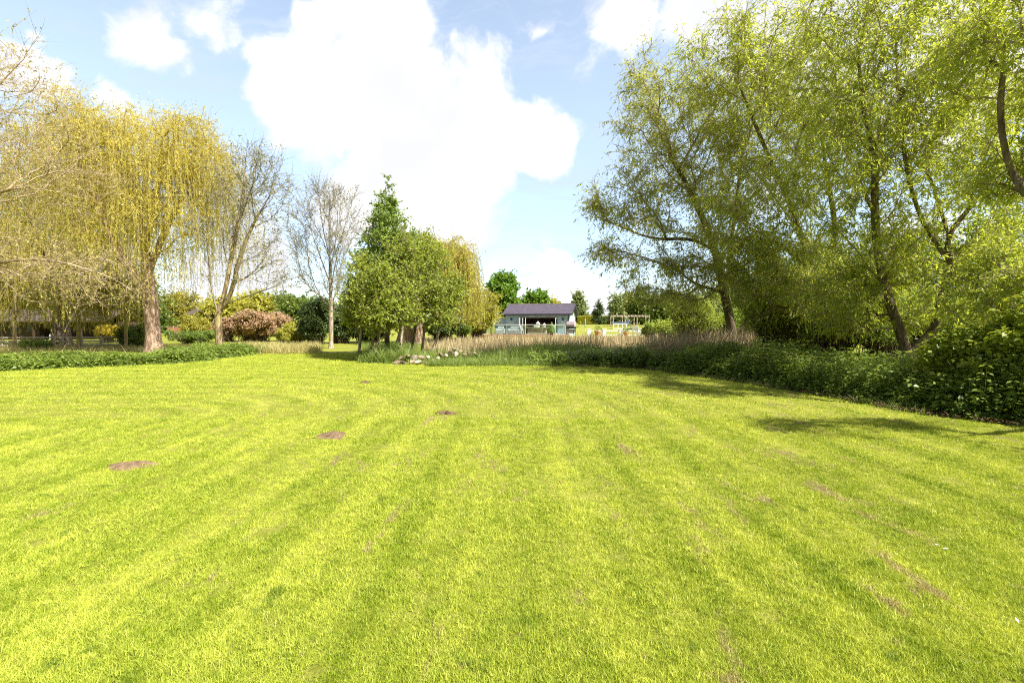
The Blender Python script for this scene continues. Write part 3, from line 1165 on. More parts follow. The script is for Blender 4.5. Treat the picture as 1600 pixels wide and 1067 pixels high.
gr = empty('barbecue_grill', LW(7.35, -2.0), -TH - .2, 'wheeled barbecue with closed mauve-grey hood at the deck end', 'barbecue')
Mb().box((-.45, -.28, .62), (.45, .28, .82)).obj('firebox', K['dark'], gr, .02)
hd = Mb()
hd.prism([(-.42, -.26, .822), (-.42, -.30, 1.05), (-.42, -.18, 1.32), (-.42, .16, 1.36), (-.42, .27, 1.2), (-.42, .27, .822)], (.84, 0, 0))
hd.obj('hood', K['hood'], gr, .02)
Mb().box((.452, -.25, .76), (.78, .25, .80)).obj('side_shelf', K['dark'], gr)
Mb().box((-.38, -.22, .15), (.38, .22, .58)).obj('cabinet', K['grey'], gr)
Mb().rod((-.3, -.34, 1.0), (.3, -.34, 1.0), .02).obj('handle', K['steel'], gr)
for a in (-.4, .36):
    for b in (-.24, .2):
        Mb().box((a, b, .0), (a + .04, b + .04, .62)).obj('leg', K['dark'], gr)
for a in (-.38, .38):
    Mb().rod((a - .02, -.26, .09), (a + .02, -.26, .09), .09, n=14).obj('wheel', K['dark'], gr)
# closed parasol / tall teal post
up = empty('closed_parasol', P(914.5, 521, 49) * 1.0, 0, 'slim teal closed parasol standing beyond the barbecue', 'parasol')
Mb().rod((0, 0, -.35), (0, 0, 1.45), .03).obj('pole', K['white'], up)
Mb().lathe((0, 0, .55), [(.045, 0), (.07, .1), (.07, .5), (.05, .85), (.02, 1.0)], 8).obj('canopy', K['teal'], up)

# white rail fence right of the deck
rfz = 49.0
fa, fb = P(917, 521, rfz), P(1050, 521, rfz)
zb = float(H(fa.x, fa.y))
fn = empty('rail_fence', (fa.x, fa.y, zb), 0, 'white rail fence with square posts between deck and reeds', 'fence')
Lf = fb.x - fa.x
Mb().box((0, -.03, .62), (Lf, .03, .72)).obj('rail', K['white'], fn)
Mb().box((0, -.03, .18), (Lf, .03, .26)).obj('rail', K['cream'], fn)
for px_ in (920, 944, 970, 1000, 1040):
    q = P(px_, 521, rfz).x - fa.x
    Mb().box((q - .17, -.17, -.1), (q + .17, .17, .80)).box((q - .2, -.2, .80), (q + .2, .2, .85)).obj('post', K['cream'], fn)


def garden_pot(px, Y, s, label, grp='terracotta pots along the white rail fence'):
    p = P(px, 520, Y)
    t = empty('flower_pot', (p.x, p.y, float(H(p.x, p.y))), 0, label, 'flower pot', grp)
    Mb().lathe((0, 0, 0), [(.14 * s, 0), (.22 * s, .38 * s), (.25 * s, .38 * s), (.25 * s, .46 * s), (.2 * s, .46 * s)]).obj('pot', K['terracotta'], t)
    n_ = 250
    c = np.array([0, 0, .62 * s]) + rnd(n_) * .28 * s * R.random((n_, 1)) ** .4
    link('foliage', npmesh('foliage', leaves(c, rnd(n_), rnd(n_), .09, .05), np.arange(4 * n_), 4, tint=R.random(n_)), M['midgreen'], t, world=False)


garden_pot(934, 48.5, 1.4, 'terracotta pot with plant between the first two white fence posts')
garden_pot(978, 48.5, 1.2, 'terracotta pot with plant just right of the third white fence post')


def garden_chair(px, Y, rz, label):
    p = P(px, 520, Y)
    t = empty('garden_chair', (p.x, p.y, float(H(p.x, p.y)) + .1), rz, label, 'garden chair', 'white garden chairs beyond the reeds')
    Mb().box((-.3, -.28, .40), (.3, .28, .45)).obj('seat', K['white'], t)
    b = Mb()
    for k in range(6):
        b.box((-.3 + k * .105, .27, .46), (-.23 + k * .105, .31, 1.15 - .02 * abs(k - 2.5)))
    b.obj('backrest', K['white'], t)
    for a in (-.32, .27):
        Mb().box((a, -.3, .62), (a + .05, .3, .66)).obj('armrest', K['white'], t)
        for c in (-.28, .22):
            Mb().box((a, c, -.1), (a + .05, c + .05, .619)).obj('leg', K['white'], t)


garden_chair(994, 47.5, 2.6, 'white slatted garden chair next to the fourth fence post')
garden_chair(1006, 47.0, 3.4, 'white slatted garden chair nearest the pergola end')

# pergola and low glasshouse on the far lawn
pz = 66
pg = P(957, 508, pz)
hz = float(H(pg.x, pg.y))
pe = empty('pergola', (pg.x, pg.y, hz), 0, 'long pale timber pergola on slim posts at the back of the far lawn', 'pergola')
Lp = P(1034, 508, pz).x - pg.x
ztop = P(957, 493, pz).z - hz
for yy in (0, 1.6):
    Mb().box((0, yy, ztop - .16), (Lp, yy + .08, ztop)).obj('beam', K['palewood'], pe)
for k in range(14):
    Mb().box((.1 + k * Lp / 14, -.3, ztop + .003), (.17 + k * Lp / 14, 2.0, ztop + .1)).obj('rafter', K['palewood'], pe)
for k in range(5):
    for yy in (-.01, 1.59):
        q = .05 + k * (Lp - .2) / 4
        Mb().box((q, yy, -.1), (q + .1, yy + .1, ztop - .161)).obj('post', K['palewood'], pe)
q = P(959, 508, 62)
hz2 = float(H(q.x, q.y))
cf = empty('cold_frame', (q.x, q.y, hz2), .03, 'low white-framed glasshouse under the pergola', 'cold frame')
wl = P(986, 508, 62).x - q.x
f = Mb()
for k in range(5):
    f.box((k * wl / 4 - .04, 0, 0), (k * wl / 4 + .04, .06, .7))
f.box((0, .002, .62), (wl, .058, .70)).box((0, .002, .05), (wl, .058, .12)).box((0, .9, .8), (wl, .96, .9))
f.obj('frame', K['white'], cf)
Mb().prism([(0.0, .02, .705), (wl, .02, .705), (wl, .93, .905), (0.0, .93, .905)], (0, 0, .02)).obj('pane', K['glass'], cf)

# ================================================================== left background
# pale post-and-rail fence
a_, b_ = G(-60, 545), G(188, 543)
fl = empty('rail_fence', (a_.x, a_.y, float(H(a_.x, a_.y))), math.atan2(b_.y - a_.y, b_.x - a_.x), 'weathered cream post-and-rail fence behind the hanging willow strands', 'fence')
Ll = (b_ - a_).length
for k in range(9):
    q = k * Ll / 8
    Mb().box((q - .05, -.05, -.1), (q + .05, .05, .74)).obj('post', K['palewood'], fl)
for zz in (.12, .38, .60):
    Mb().box((-.05, -.085, zz), (Ll + .05, -.052, zz + .10)).obj('rail', K['palewood'], fl)

# low dark outbuilding with verandah
ob = P(-30, 530, 44)
o_ = empty('garden_outbuilding', (ob.x, ob.y, 0), 0.0, 'long low dark outbuilding with open porch behind the willow curtain', 'outbuilding')
wl = P(165, 530, 44).x - ob.x
Mb().box((0, .6, 0), (wl * .42, 4, 1.6)).obj('wall', K['darkwood'], o_)
Mb().box((wl * .42, 1.8, 0), (wl, 4, 1.6)).obj('wall', K['darkwood'], o_)
Mb().prism([(-.3, -.3, 1.62), (wl + .3, -.3, 1.62), (wl + .3, 2.2, 2.7), (-.3, 2.2, 2.7)], (0, 0, .09)).prism([(-.3, 2.203, 2.7), (wl + .3, 2.203, 2.7), (wl + .3, 4.6, 1.62), (-.3, 4.6, 1.62)], (0, 0, .09)).obj('roof', K['slate2'], o_)
for k in range(4):
    Mb().box((wl * (.42 + k * .19), -.05, 0), (wl * (.42 + k * .19) + .12, .07, 1.615)).obj('post', K['darkwood'], o_)
Mb().box((-.3, -.36, 1.58), (wl + .3, -.303, 1.66)).obj('fascia', K['darkwood'], o_)
for k in range(3):
    Mb().box((.5 + k * 1.6, .56, .7), (1.3 + k * 1.6, .597, 1.35)).obj('window', K['dark'], o_)


def terrace_set(px, Y, label):
    p = P(px, 528, Y)
    t = empty('bistro_table', (p.x, p.y, .05), 0, label, 'table')
    Mb().lathe((0, 0, .68), [(.4, 0), (.4, .03)]).obj('tabletop', K['white'], t)
    Mb().rod((0, 0, 0), (0, 0, .68), .03).obj('leg', K['white'], t)


terrace_set(92, 42.5, 'small round white table on the outbuilding terrace')
for px_, rz, lb in ((84, 1.57, 'white chair at the near-shed side of the round terrace table'), (100, -1.57, 'white chair at the fence side of the round terrace table')):
    p = P(px_, 528, 42.5)
    t = empty('terrace_chair', (p.x, p.y, .05), rz, lb, 'chair', 'chairs at the round terrace table')
    Mb().box((-.2, -.2, .42), (.2, .2, .46)).obj('seat', K['white'], t)
    Mb().box((-.2, -.23, .47), (.2, -.2, .85)).obj('backrest', K['white'], t)
    for a in (-.19, .15):
        for c in (-.19, .15):
            Mb().box((a, c, 0), (a + .04, c + .04, .419)).obj('leg', K['white'], t)

# white house with a gable, far behind the shrubs
hp = P(306, 530, 62)
hw = P(362, 530, 62).x - hp.x
hs = empty('white_house', (hp.x, hp.y, 0), 0, 'white gabled house showing between the trunks beyond the reddish shrub', 'house')
g0, g1 = P(345, 530, 62).x - hp.x, hw + .5
zg = P(350, 473, 62).z
ze_ = P(350, 492, 62).z
w = Mb()
w.prism([(g0, 0, 0), (g1, 0, 0), (g1, 0, ze_), ((g0 + g1) / 2, 0, zg), (g0, 0, ze_)], (0, 8, 0))
w.box((-1.5, .8, 0), (g0 - .003, 8, ze_))
w.obj('wall', K['cream'], hs)
w = Mb()
w.prism([(-1.8, .4, ze_), (g0 - .3, .4, ze_), (g0 - .3, 4.4, zg - .3), (-1.8, 4.4, zg - .3)], (0, 0, .12))
w.prism([(g0 - .25, -.3, ze_ - .15), ((g0 + g1) / 2, -.3, zg + .05), ((g0 + g1) / 2, -.3, zg + .2), (g0 - .25, -.3, ze_)], (0, 8.5, 0))
w.prism([(g1 + .25, -.3, ze_ - .15), ((g0 + g1) / 2 + .003, -.3, zg + .05), ((g0 + g1) / 2 + .003, -.3, zg + .2), (g1 + .25, -.3, ze_)], (0, 8.5, 0))
w.obj('roof', K['slate2'], hs)
for a, b in ((.35, 1.4), (.35, 2.8)):
    Mb().box(((g0 + g1) / 2 - .3, -.03, b - .2), ((g0 + g1) / 2 + .3, -.002, b + .5)).obj('window', K['dark'], hs)
# brick garden wall in front of it
bp = P(262, 528, 48)
bw = empty('brick_wall', (bp.x, bp.y, 0), 0, 'low orange brick garden wall in front of the white house', 'wall')
wl = P(338, 528, 48).x - bp.x
Mb().box((0, 0, 0), (wl, .25, 1.1)).obj('brickwork', K['brick'], bw)
Mb().box((-.05, -.04, 1.102), (wl + .05, .29, 1.17)).obj('coping', K['stone'], bw)

# a strip of the stream between the lawns
s_ = np.linspace(0, 1, 60)
sx = np.interp(s_, [0, .5, 1], [G(-300, 541).x, G(150, 541).x, G(450, 538).x])
sy = np.interp(s_, [0, .5, 1], [33.0, 32.5, 33.5])
V = np.concatenate([np.stack([sx, sy - .7, H(sx, sy - .7) + .02], -1), np.stack([sx, sy + .7, H(sx, sy + .7) + .02], -1)])
i = np.arange(59)
tag(link('water', npmesh('water', V, np.stack([i, i + 1, i + 61, i + 60], -1), 4), K['water']), kind='structure')


# ================================================================== stones
def rock_mesh(seed, n=2):
    rr = np.random.default_rng(seed)
    bm = bmesh.new()
    bmesh.ops.create_icosphere(bm, subdivisions=n, radius=1)
    ax_ = [(unit(rr.normal(size=(1, 3)))[0], .40 + .38 * rr.random()) for _ in range(14)]
    for v in bm.verts:
        p = np.array(v.co)
        for a, d in ax_:
            k = p @ a
            if k > d:
                p = p - a * (k - d) * .92
        p = p * (1 + .04 * rr.normal())
        v.co = p
    me = bpy.data.meshes.new('rock')
    bm.to_mesh(me)
    bm.free()
    return me


rock_src = [rock_mesh(100 + k) for k in range(7)]
STONES = [
    (621, 566, 15, 'stone', 'tan stone at the far left end of the lower stone heap'),
    (632, 567, 12, 'stonebrown', 'brown stone second along the foot of the lower heap'),
    (643, 567, 13, 'stone', 'squat tan stone in the middle of the lower heap foot'),
    (655, 566, 14, 'stonepale', 'pale broad stone near the right of the lower heap foot'),
    (667, 567, 11, 'stonebrown', 'brown stone closing the lower heap towards the grass tufts'),
    (626, 559, 11, 'stonebrown', 'small brown stone resting on the far left tan stone'),
    (637, 557, 13, 'stone', 'rounded reddish stone topmost on the lower heap'),
    (648, 558, 13, 'stonepale', 'pale angular stone beside the topmost rounded one'),
    (659, 559, 12, 'stone', 'tan stone on the second row above the pale broad stone'),
    (669, 559, 11, 'stonepale', 'pale stone on the right shoulder of the lower heap'),
    (676, 563, 9, 'stone', 'small stone between the two heaps'),
    (684, 560, 10, 'stonepale', 'pale slab leaning at the left foot of the upper heap'),
    (689, 554, 11, 'stonebrown', 'dark brown stone standing upright in the upper heap'),
    (697, 555, 10, 'stonepale', 'pale grey stone behind the dark upright one'),
    (703, 550, 10, 'stonebrown', 'dark stone under the crest of the upper heap'),
    (711, 546, 11, 'stonepale', 'whitish stone at the very crest of the upper heap'),
    (713, 553, 13, 'stonepale', 'long flat pale stone in the middle of the upper heap'),
    (720, 549, 10, 'stone', 'tan stone just right of the crest stone'),
    (726, 554, 10, 'stone', 'reddish block on the right half of the upper heap'),
    (733, 551, 9, 'stonebrown', 'small brown stone near the right end of the upper heap'),
    (742, 552, 10, 'stone', 'last tan stone lying apart at the upper heap end'),
    (789, 562, 9, 'stonepale', 'pale stone half hidden in green grass away from the heaps'),
    (799, 563, 8, 'stone', 'tan stone beside the lone pale one in the green grass'),
]
for k, (px, py, sz, mt, lb) in enumerate(STONES):
    Y = 18.0 + (569 - py) * .055 if px < 680 else (19.2 + (562 - py) * .05 if px < 760 else 18.4)
    p = P(px, py, Y)
    s = sz * 1.0 / FPX * Y * .5
    me = rock_src[k % 7].copy()
    o = link('stone', me, K[mt])
    o.location = (p.x, p.y, max(p.z, s * .45))
    o.scale = (s * R.uniform(.95, 1.45), s * R.uniform(.8, 1.1), s * R.uniform(.6, .95))
    o.rotation_euler = (R.uniform(-.4, .4), R.uniform(-.4, .4), R.uniform(0, 6.28))
    tag(o, lb, 'stone', 'stones heaped at the lawn edge')


def mound(px, py, w, label, mat):
    g = G(px, py)
    rx = w / FPX * g.y * .5
    ry = rx * .8
    n = 28
    m_ = 9
    V = [(0, 0, .06)]
    for i in range(1, m_ + 1):
        for j in range(n):
            a = 2 * PI * j / n
            q = i / m_
            k = 1 + .5 * (float(vnoise(math.cos(a) * 2.2 + 9, math.sin(a) * 2.2 + px, 1.0, 2)) - .5) * 2 + .08 * float(R.normal())
            V.append((rx * q * k * math.cos(a), ry * q * k * math.sin(a), .045 * (1 - q ** 1.5) - .004 * (i == m_) + .022 * float(R.random()) * (i < m_)))
    F = []
    me = bpy.data.meshes.new('soil_mound')
    for j in range(n):
        F.append((0, 1 + j, 1 + (j + 1) % n))
        for i in range(m_ - 1):
            a, b = 1 + i * n + j, 1 + i * n + (j + 1) % n
            F.append((a, a + n, b + n, b))
    me.from_pydata(V, [], F)
    me.polygons.foreach_set('use_smooth', [True] * len(me.polygons))
    o = link('molehill', me, mat)
    o.location = (g.x, g.y, float(H(g.x, g.y)) + .004)
    tag(o, label, 'molehill', 'bare soil patches on the lawn')
    return (g.x, g.y, max(rx, ry))


HOLES = [mound(203, 728, 54, 'largest bare pinkish soil mound, nearest on the mown lawn', M['pinksoil']),
         mound(524, 680, 48, 'oval pinkish soil mound in the middle distance of the lawn', M['pinksoil']),
         mound(697, 646, 26, 'small dark soil mound between the oval mound and the stone heap', M['soil']),
         mound(571, 598, 18, 'thin brown soil patch on the far lawn below the alder stems', M['soil'])]

# ================================================================== trees
TREE_K = 1.0


def T(px, py, Y):
    return np.array(P(px, py, Y))


def base(px, Y):
    p = P(px, 520, Y)
    return (p.x, p.y, float(H(p.x, p.y)) - .05)


def E(px, py, Y, wx, wz, dy, w=1.0):
    """crown ellipsoid whose half sizes are read off the photograph at its distance"""
    return (T(px, py, Y), np.array([wx / FPX * Y, dy, wz / FPX * Y]), w)


# --- the pale sprawling tree whose trunk stands beyond the left edge
b0 = base(-130, 19)
build_tree('walnut_tree', 'pale half-bare tree reaching long twiggy boughs in from the photo edge over the hedge', 'tree', b0,
           [[b0, T(-125, 420, 19), T(-110, 300, 19), T(-90, 180, 19)], [T(-125, 420, 19), T(-60, 330, 18.6), T(20, 290, 18.2), T(90, 300, 18)],
            [T(-120, 400, 19), T(-40, 380, 18), T(50, 350, 17.6), T(130, 345, 17.4)], [T(-110, 300, 19), T(-50, 200, 19), T(0, 130, 19), T(40, 90, 19)],
            [T(-125, 440, 19), T(-50, 420, 17.6), T(60, 400, 17.3), T(170, 430, 17.2), T(215, 460, 17.2)]],
           [E(-10, 190, 19, 130, 130, 3.0, .9), E(60, 270, 18.5, 130, 90, 2.4, 1), E(50, 420, 17.6, 160, 60, 1.6, 1.9), E(150, 440, 17.2, 85, 45, 1.0, 1.9), E(-120, 250, 19, 110, 170, 3.0, .6), E(20, 110, 19, 60, 70, 2, .8)],
           n=900, bf=.35, tip=.006, base=.22, bark=M['bark_gold'], twigmat=M['twig_pale'], leafm=M['bud'], twigs=5, tlen=.8, grav=.0, nleaf=3,
           lsize=(.08, .045), twr=.0055, thick=.05, pexp=1.7)

# --- big golden weeping willow
b0 = base(240, 24.5)
build_tree('weeping_willow', 'large golden weeping willow with thick brown trunk rising from the low nettle hedge', 'tree', b0,
           [[b0, T(237, 490, 24.5), T(230, 420, 24.6), T(222, 340, 24.6), T(200, 260, 24.5)],
            [T(234, 460, 24.5), T(205, 425, 24.3), T(160, 340, 24), T(130, 260, 23.8)],
            [T(230, 420, 24.5), T(262, 350, 24.6), T(300, 280, 24.8), T(330, 240, 24.8)],
            [T(228, 390, 24.5), T(245, 300, 24.4), T(262, 220, 24.2)], [T(205, 425, 24.3), T(180, 400, 23.6), T(150, 300, 22.6), T(160, 240, 22.4)]],
           [E(250, 250, 24.5, 95, 75, 3.2, 1.3), E(140, 260, 24, 80, 75, 3, 1), E(318, 275, 24.8, 42, 55, 2.0, 1.1), E(240, 350, 24.3, 150, 55, 3.0, .5), E(120, 180, 23.5, 50, 40, 2, .7), E(180, 210, 24, 80, 45, 2.5, .8), E(308, 212, 24.5, 42, 28, 1.8, .9)],
           n=1000, bf=.4, tip=.009, base=.33, pexp=1.8, bark=M['bark_trunk'], twigmat=M['twig_gold'], leafm=M['gold'], twigs=6, tlen=.95, grav=-.20, nleaf=9,
           lsize=(.13, .023), droop=.3, strands=dict(n=1250, len=5.0, zbot=.55, lpm=11, lsize=(.13, .024), r=.006, top=.06), twr=.006, thick=.05)
# --- second, more olive willow behind and to the left
b0 = base(96, 31)
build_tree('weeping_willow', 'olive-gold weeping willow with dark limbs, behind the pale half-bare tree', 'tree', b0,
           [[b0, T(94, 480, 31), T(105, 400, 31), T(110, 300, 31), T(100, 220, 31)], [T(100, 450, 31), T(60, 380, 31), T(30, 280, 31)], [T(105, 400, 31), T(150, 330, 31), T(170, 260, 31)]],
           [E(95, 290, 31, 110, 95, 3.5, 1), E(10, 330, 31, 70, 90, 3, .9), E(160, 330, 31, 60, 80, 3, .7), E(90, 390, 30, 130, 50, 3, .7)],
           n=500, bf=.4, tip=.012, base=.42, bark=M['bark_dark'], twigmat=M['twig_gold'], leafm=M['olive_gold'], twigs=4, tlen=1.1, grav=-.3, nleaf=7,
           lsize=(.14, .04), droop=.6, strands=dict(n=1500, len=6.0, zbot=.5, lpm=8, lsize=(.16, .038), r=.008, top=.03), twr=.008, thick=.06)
# low-hanging strand clump (a separate young willow) in front of the fence
b0 = base(122, 27)
build_tree('young_willow', 'young weeping willow hanging as one dense olive curtain before the cream fence', 'tree', b0,
           [[b0, T(122, 480, 27), T(124, 440, 27)]], [E(123, 430, 27, 20, 32, .7, 1)], n=60, tip=.01, base=.09, bark=M['bark_gold'], twigmat=M['twig_gold'], leafm=M['olive_gold'],
           twigs=3, tlen=.6, grav=-.3, nleaf=6, lsize=(.12, .035), strands=dict(n=330, len=3.6, zbot=.35, lpm=10, lsize=(.12, .035), r=.007, top=.0), thick=.03)

for px_, Y_, w_, lb_ in ((22, 28, 26, 'young weeping willow curtain hanging before the cream fence, nearest the photo edge'), (196, 28.5, 15, 'narrow young weeping willow curtain just beside the thick brown trunk')):
    b0 = base(px_, Y_)
    build_tree('young_willow', lb_, 'tree', b0, [[b0, T(px_, 480, Y_), T(px_ + 3, 430, Y_)]], [E(px_, 425, Y_, w_, 34, .7, 1)], n=70, tip=.01, base=.09, bark=M['bark_gold'], twigmat=M['twig_gold'],
               leafm=M['olive_gold'], twigs=3, tlen=.6, grav=-.3, nleaf=6, lsize=(.12, .035), strands=dict(n=int(w_ * 13), len=3.9, zbot=.45, lpm=9, lsize=(.12, .035), r=.007, top=.0), thick=.03)

# --- forked tree with a few fresh leaves
b0 = base(343, 23.3)
build_tree('ash_tree', 'forked half-bare tree with golden limbs standing at the end of the nettle hedge', 'tree', b0,
           [[b0, T(341, 510, 23.3), T(341, 490, 23.3), T(334, 470, 23.2), T(328, 430, 23.1), T(322, 350, 23), T(318, 270, 23)],
            [T(341, 490, 23.3), T(352, 455, 23.4), T(362, 400, 23.5), T(378, 320, 23.6), T(385, 240, 23.6)],
            [T(341, 488, 23.3), T(358, 470, 23.2), T(376, 400, 23), T(395, 350, 22.9), T(425, 300, 22.8)],
            [T(345, 482, 23.3), T(372, 468, 22.8), T(410, 455, 22.4), T(450, 440, 22.2)],
            [T(340, 505, 23.3), T(322, 492, 22.8), T(300, 475, 22.4)]],
           [E(395, 310, 23.4, 60, 90, 2.0, 1.2), E(428, 290, 23, 40, 55, 1.5, 1.2), E(340, 320, 23.2, 40, 90, 1.8, .7), E(410, 415, 22.8, 55, 40, 1.8, .9), E(388, 250, 23.4, 30, 35, 1.2, .9), E(445, 440, 22.4, 25, 20, 1, .8), E(310, 450, 22.6, 30, 35, 1.0, .5)],
           n=520, bf=.6, tip=.007, base=.165, pexp=1.7, bark=M['bark_gold'], twigmat=M['twig_grey'], leafm=M['ash_bud'], twigs=4, tlen=.6, grav=.03, nleaf=2,
           lsize=(.10, .05), twr=.0065, thick=.045)

# --- many-stemmed bare tree
b0 = base(517, 29)
build_tree('bare_ash_tree', 'slim upright leafless tree with grey twiggy oval crown beside the dark bushes', 'tree', b0,
           [[b0, T(517, 480, 29), T(516, 440, 29), T(514, 380, 29), T(515, 300, 29)], [T(516, 445, 29), T(500, 400, 29), T(482, 350, 29), T(470, 310, 29)],
            [T(516, 450, 29), T(526, 400, 29), T(540, 350, 29), T(552, 310, 29)], [T(514, 400, 29), T(503, 350, 29), T(498, 300, 29)], [T(517, 430, 29), T(524, 380, 28.5), T(530, 310, 28.2)]],
           [E(512, 365, 29, 60, 92, 2.2, 1.2), E(480, 345, 29, 32, 60, 1.5, .8), E(545, 350, 29, 32, 65, 1.5, .8), E(512, 300, 29, 35, 30, 1.2, .8), E(505, 430, 29, 55, 28, 1.6, .8), E(540, 450, 29, 34, 24, 1.4, .5), E(458, 370, 29, 16, 40, 1, .5), E(568, 370, 29, 14, 40, 1, .4)],
           n=640, bf=.7, tip=.008, base=.13, pexp=1.6, bark=M['bark_pale'], twigmat=M['twig_grey'], leafm=M['ash_bud'], twigs=4, tlen=.65, grav=.10, nleaf=2,
           lsize=(.085, .05), twr=.0065, thick=.05, spread=.8)

# --- alders round the reed bed
b0 = base(606, 22)
cone = [E(605, 290, 22, 6, 20, .2, 3.0), E(605, 318, 22, 20, 18, .6, 1.9), E(607, 345, 22, 34, 20, 1.0, 1.4), E(606, 375, 22, 48, 22, 1.3, 1.3), E(606, 410, 22, 60, 26, 1.6, 1.1), E(606, 450, 22, 68, 32, 1.9, 1.0)]
build_tree('alder_tree', 'tallest alder, its blue-green pointed top standing above all the alders by the reeds', 'tree', b0,
           [[b0, T(603, 500, 22), T(604, 400, 22), T(605, 330, 22), T(605, 277, 22)]], cone, n=560, bf=.15, tip=.007, base=.12, bark=M['bark_dark'], twigmat=M['bark_dark'],
           leafm=M['alder_top'], twigs=6, tlen=.34, grav=.0, nleaf=13, lsize=(.082, .06), twr=.005, thick=.03, shell=.55, wl=None)
alders = [
    (559, 20.8, [E(570, 440, 20.8, 28, 44, 1.0), E(556, 485, 20.8, 26, 34, .9)], 'pale', 'pale-stemmed alder at the left end of the alder clump'),
    (577, 19.6, [E(585, 465, 19.8, 38, 34, 1.1), E(590, 502, 19.6, 32, 20, .9, .8)], 'dark', 'crooked thin-stemmed alder next to the pale-stemmed one'),
    (583, 19.3, [E(615, 480, 19.5, 40, 36, 1.2), E(600, 430, 19.5, 22, 28, .8)], 'dark', 'twin-leaning alder with bare lower stem over the dark grass'),
    (622, 20.5, [E(632, 395, 21, 32, 36, 1.1), E(640, 445, 20.8, 45, 40, 1.3)], 'pale', 'broad bright alder just right of the pointed tallest one'),
    (658, 22.0, [E(672, 405, 22, 34, 34, 1.5), E(675, 460, 22, 44, 44, 1.6)], 'pale', 'pale-stemmed alder before the massive old willow trunk'),
    (671, 21.0, [E(700, 465, 21.4, 28, 42, 1.2), E(680, 495, 21, 34, 20, 1.0, .6)], 'pale', 'small leaning alder at the right end of the alder clump'),
    (640, 23.0, [E(655, 390, 23.2, 35, 28, 1.4), E(620, 470, 23, 50, 36, 1.5)], 'dark', 'rear alder filling the gap behind the broad bright one'),
]
for px, Y, env, bk, lb in alders:
    b0 = base(px, Y)
    c = env[0][0]
    build_tree('alder_tree', lb, 'tree', b0, [[b0, tuple(np.array(b0) * .5 + np.array([c[0], c[1], b0[2]]) * .5 + [R.normal() * .1, 0, 1.6]), (c[0], c[1], c[2] + .5)]], env,
               n=230, bf=.3, tip=.006, base=.06, wl=.9, bark=M['bark_pale'] if bk == 'pale' else M['bark'], twigmat=M['bark'], leafm=M['alder'], twigs=5, tlen=.5, grav=.0,
               nleaf=10, lsize=(.082, .06), twr=.005, thick=.03, group='alders round the reed bed', shell=.5)

# --- massive golden willow behind the alders
b0 = base(634, 34)
build_tree('weeping_willow', 'golden-green weeping willow with massive trunk behind the alder clump', 'tree', b0,
           [[b0, T(637, 500, 34), T(645, 450, 34), T(665, 400, 34), T(690, 375, 34)], [T(640, 470, 34), T(690, 420, 34), T(720, 390, 34)]],
           [E(690, 392, 34, 42, 26, 2.5), E(712, 412, 34, 28, 28, 2), E(727, 440, 33.5, 14, 20, 1.2, .8), E(650, 410, 34, 45, 30, 2.5, .6)],
           n=330, tip=.012, base=.50, bark=M['bark_trunk'], twigmat=M['twig_gold'], leafm=M['gold_far'], twigs=5, tlen=1.0, grav=-.3, nleaf=8, lsize=(.15, .045), droop=.6,
           strands=dict(n=1500, len=5.5, zbot=.9, lpm=7, lsize=(.15, .045), r=.008, top=.1), twr=.008, thick=.06)
b0 = base(655, 33)
build_tree('old_trunk_tree', 'second thick brown-trunked tree close to the massive golden willow', 'tree', b0,
           [[b0, T(655, 490, 33), T(662, 450, 33), T(670, 420, 33)]], [E(665, 430, 33, 40, 35, 2)], n=180, tip=.012, base=.33, bark=M['bark_trunk'], twigmat=M['bark'],
           leafm=M['midgreen'], twigs=5, tlen=.7, nleaf=8, lsize=(.14, .09), twr=.008, thick=.06)


def round_tree(name, px, Y, env, leaf, lb, n=160, base_r=.2, ls=(.22, .16), group=None, cat='tree', twigs=6, nleaf=12, tlen=.9, shell=.45, spread=1.0):
    b0 = base(px, Y)
    top = max(e[0][2] + e[1][2] * .5 for e in env)
    c = env[0][0]
    return build_tree(name, lb, cat, b0, [[b0, (b0[0], b0[1], (b0[2] + top) / 2), (c[0], c[1], top)]], env, n=n, bf=.3, tip=.02, base=base_r, bark=M['bark'], twigmat=M['bark'],
                      leafm=M[leaf], twigs=twigs, tlen=tlen, nleaf=nleaf, lsize=ls, twr=.012, thick=.08, group=group, shell=shell, spread=spread)


round_tree('young_willow', 768, 44, [E(758, 476, 44, 20, 22, 1.8), E(745, 490, 43, 18, 24, 1.5), E(768, 492, 44, 12, 14, 1.3)], 'gold_far', 'loose yellow-green willow shrub beside the pavilion roof', n=170, base_r=.1, ls=(.16, .06), tlen=.7)
round_tree('lime_tree', 785, 72, [E(785, 448, 72, 24, 24, 2.2), E(790, 475, 72, 26, 24, 2.4)], 'green', 'dense bright green domed tree rising behind the pavilion ridge end', n=190, ls=(.34, .26), shell=.4)
round_tree('lime_tree', 836, 76, [E(836, 465, 76, 20, 12, 1.9), E(838, 476, 76, 24, 14, 2)], 'green', 'lower bright green domed tree peeping over the middle of the slate roof', n=130, ls=(.34, .26))
round_tree('round_shrub', 862, 80, [E(862, 478, 80, 11, 9, 1)], 'gold_far', 'small olive treetop just above the right part of the slate roof', n=50, ls=(.3, .2))
round_tree('poplar_tree', 905, 88, [E(903, 474, 88, 9, 16, 1), E(908, 490, 88, 12, 18, 1.3), E(905, 463, 88, 5, 8, .6)], 'greygreen', 'slender grey-green tree beyond the pavilion gable', n=110, ls=(.32, .2), tlen=.8)
round_tree('purple_shrub', 927, 95, [E(926, 499, 95, 11, 7, 1.3)], 'purple', 'low purple-leaved tree behind the yellow hedge', n=50, ls=(.3, .25))
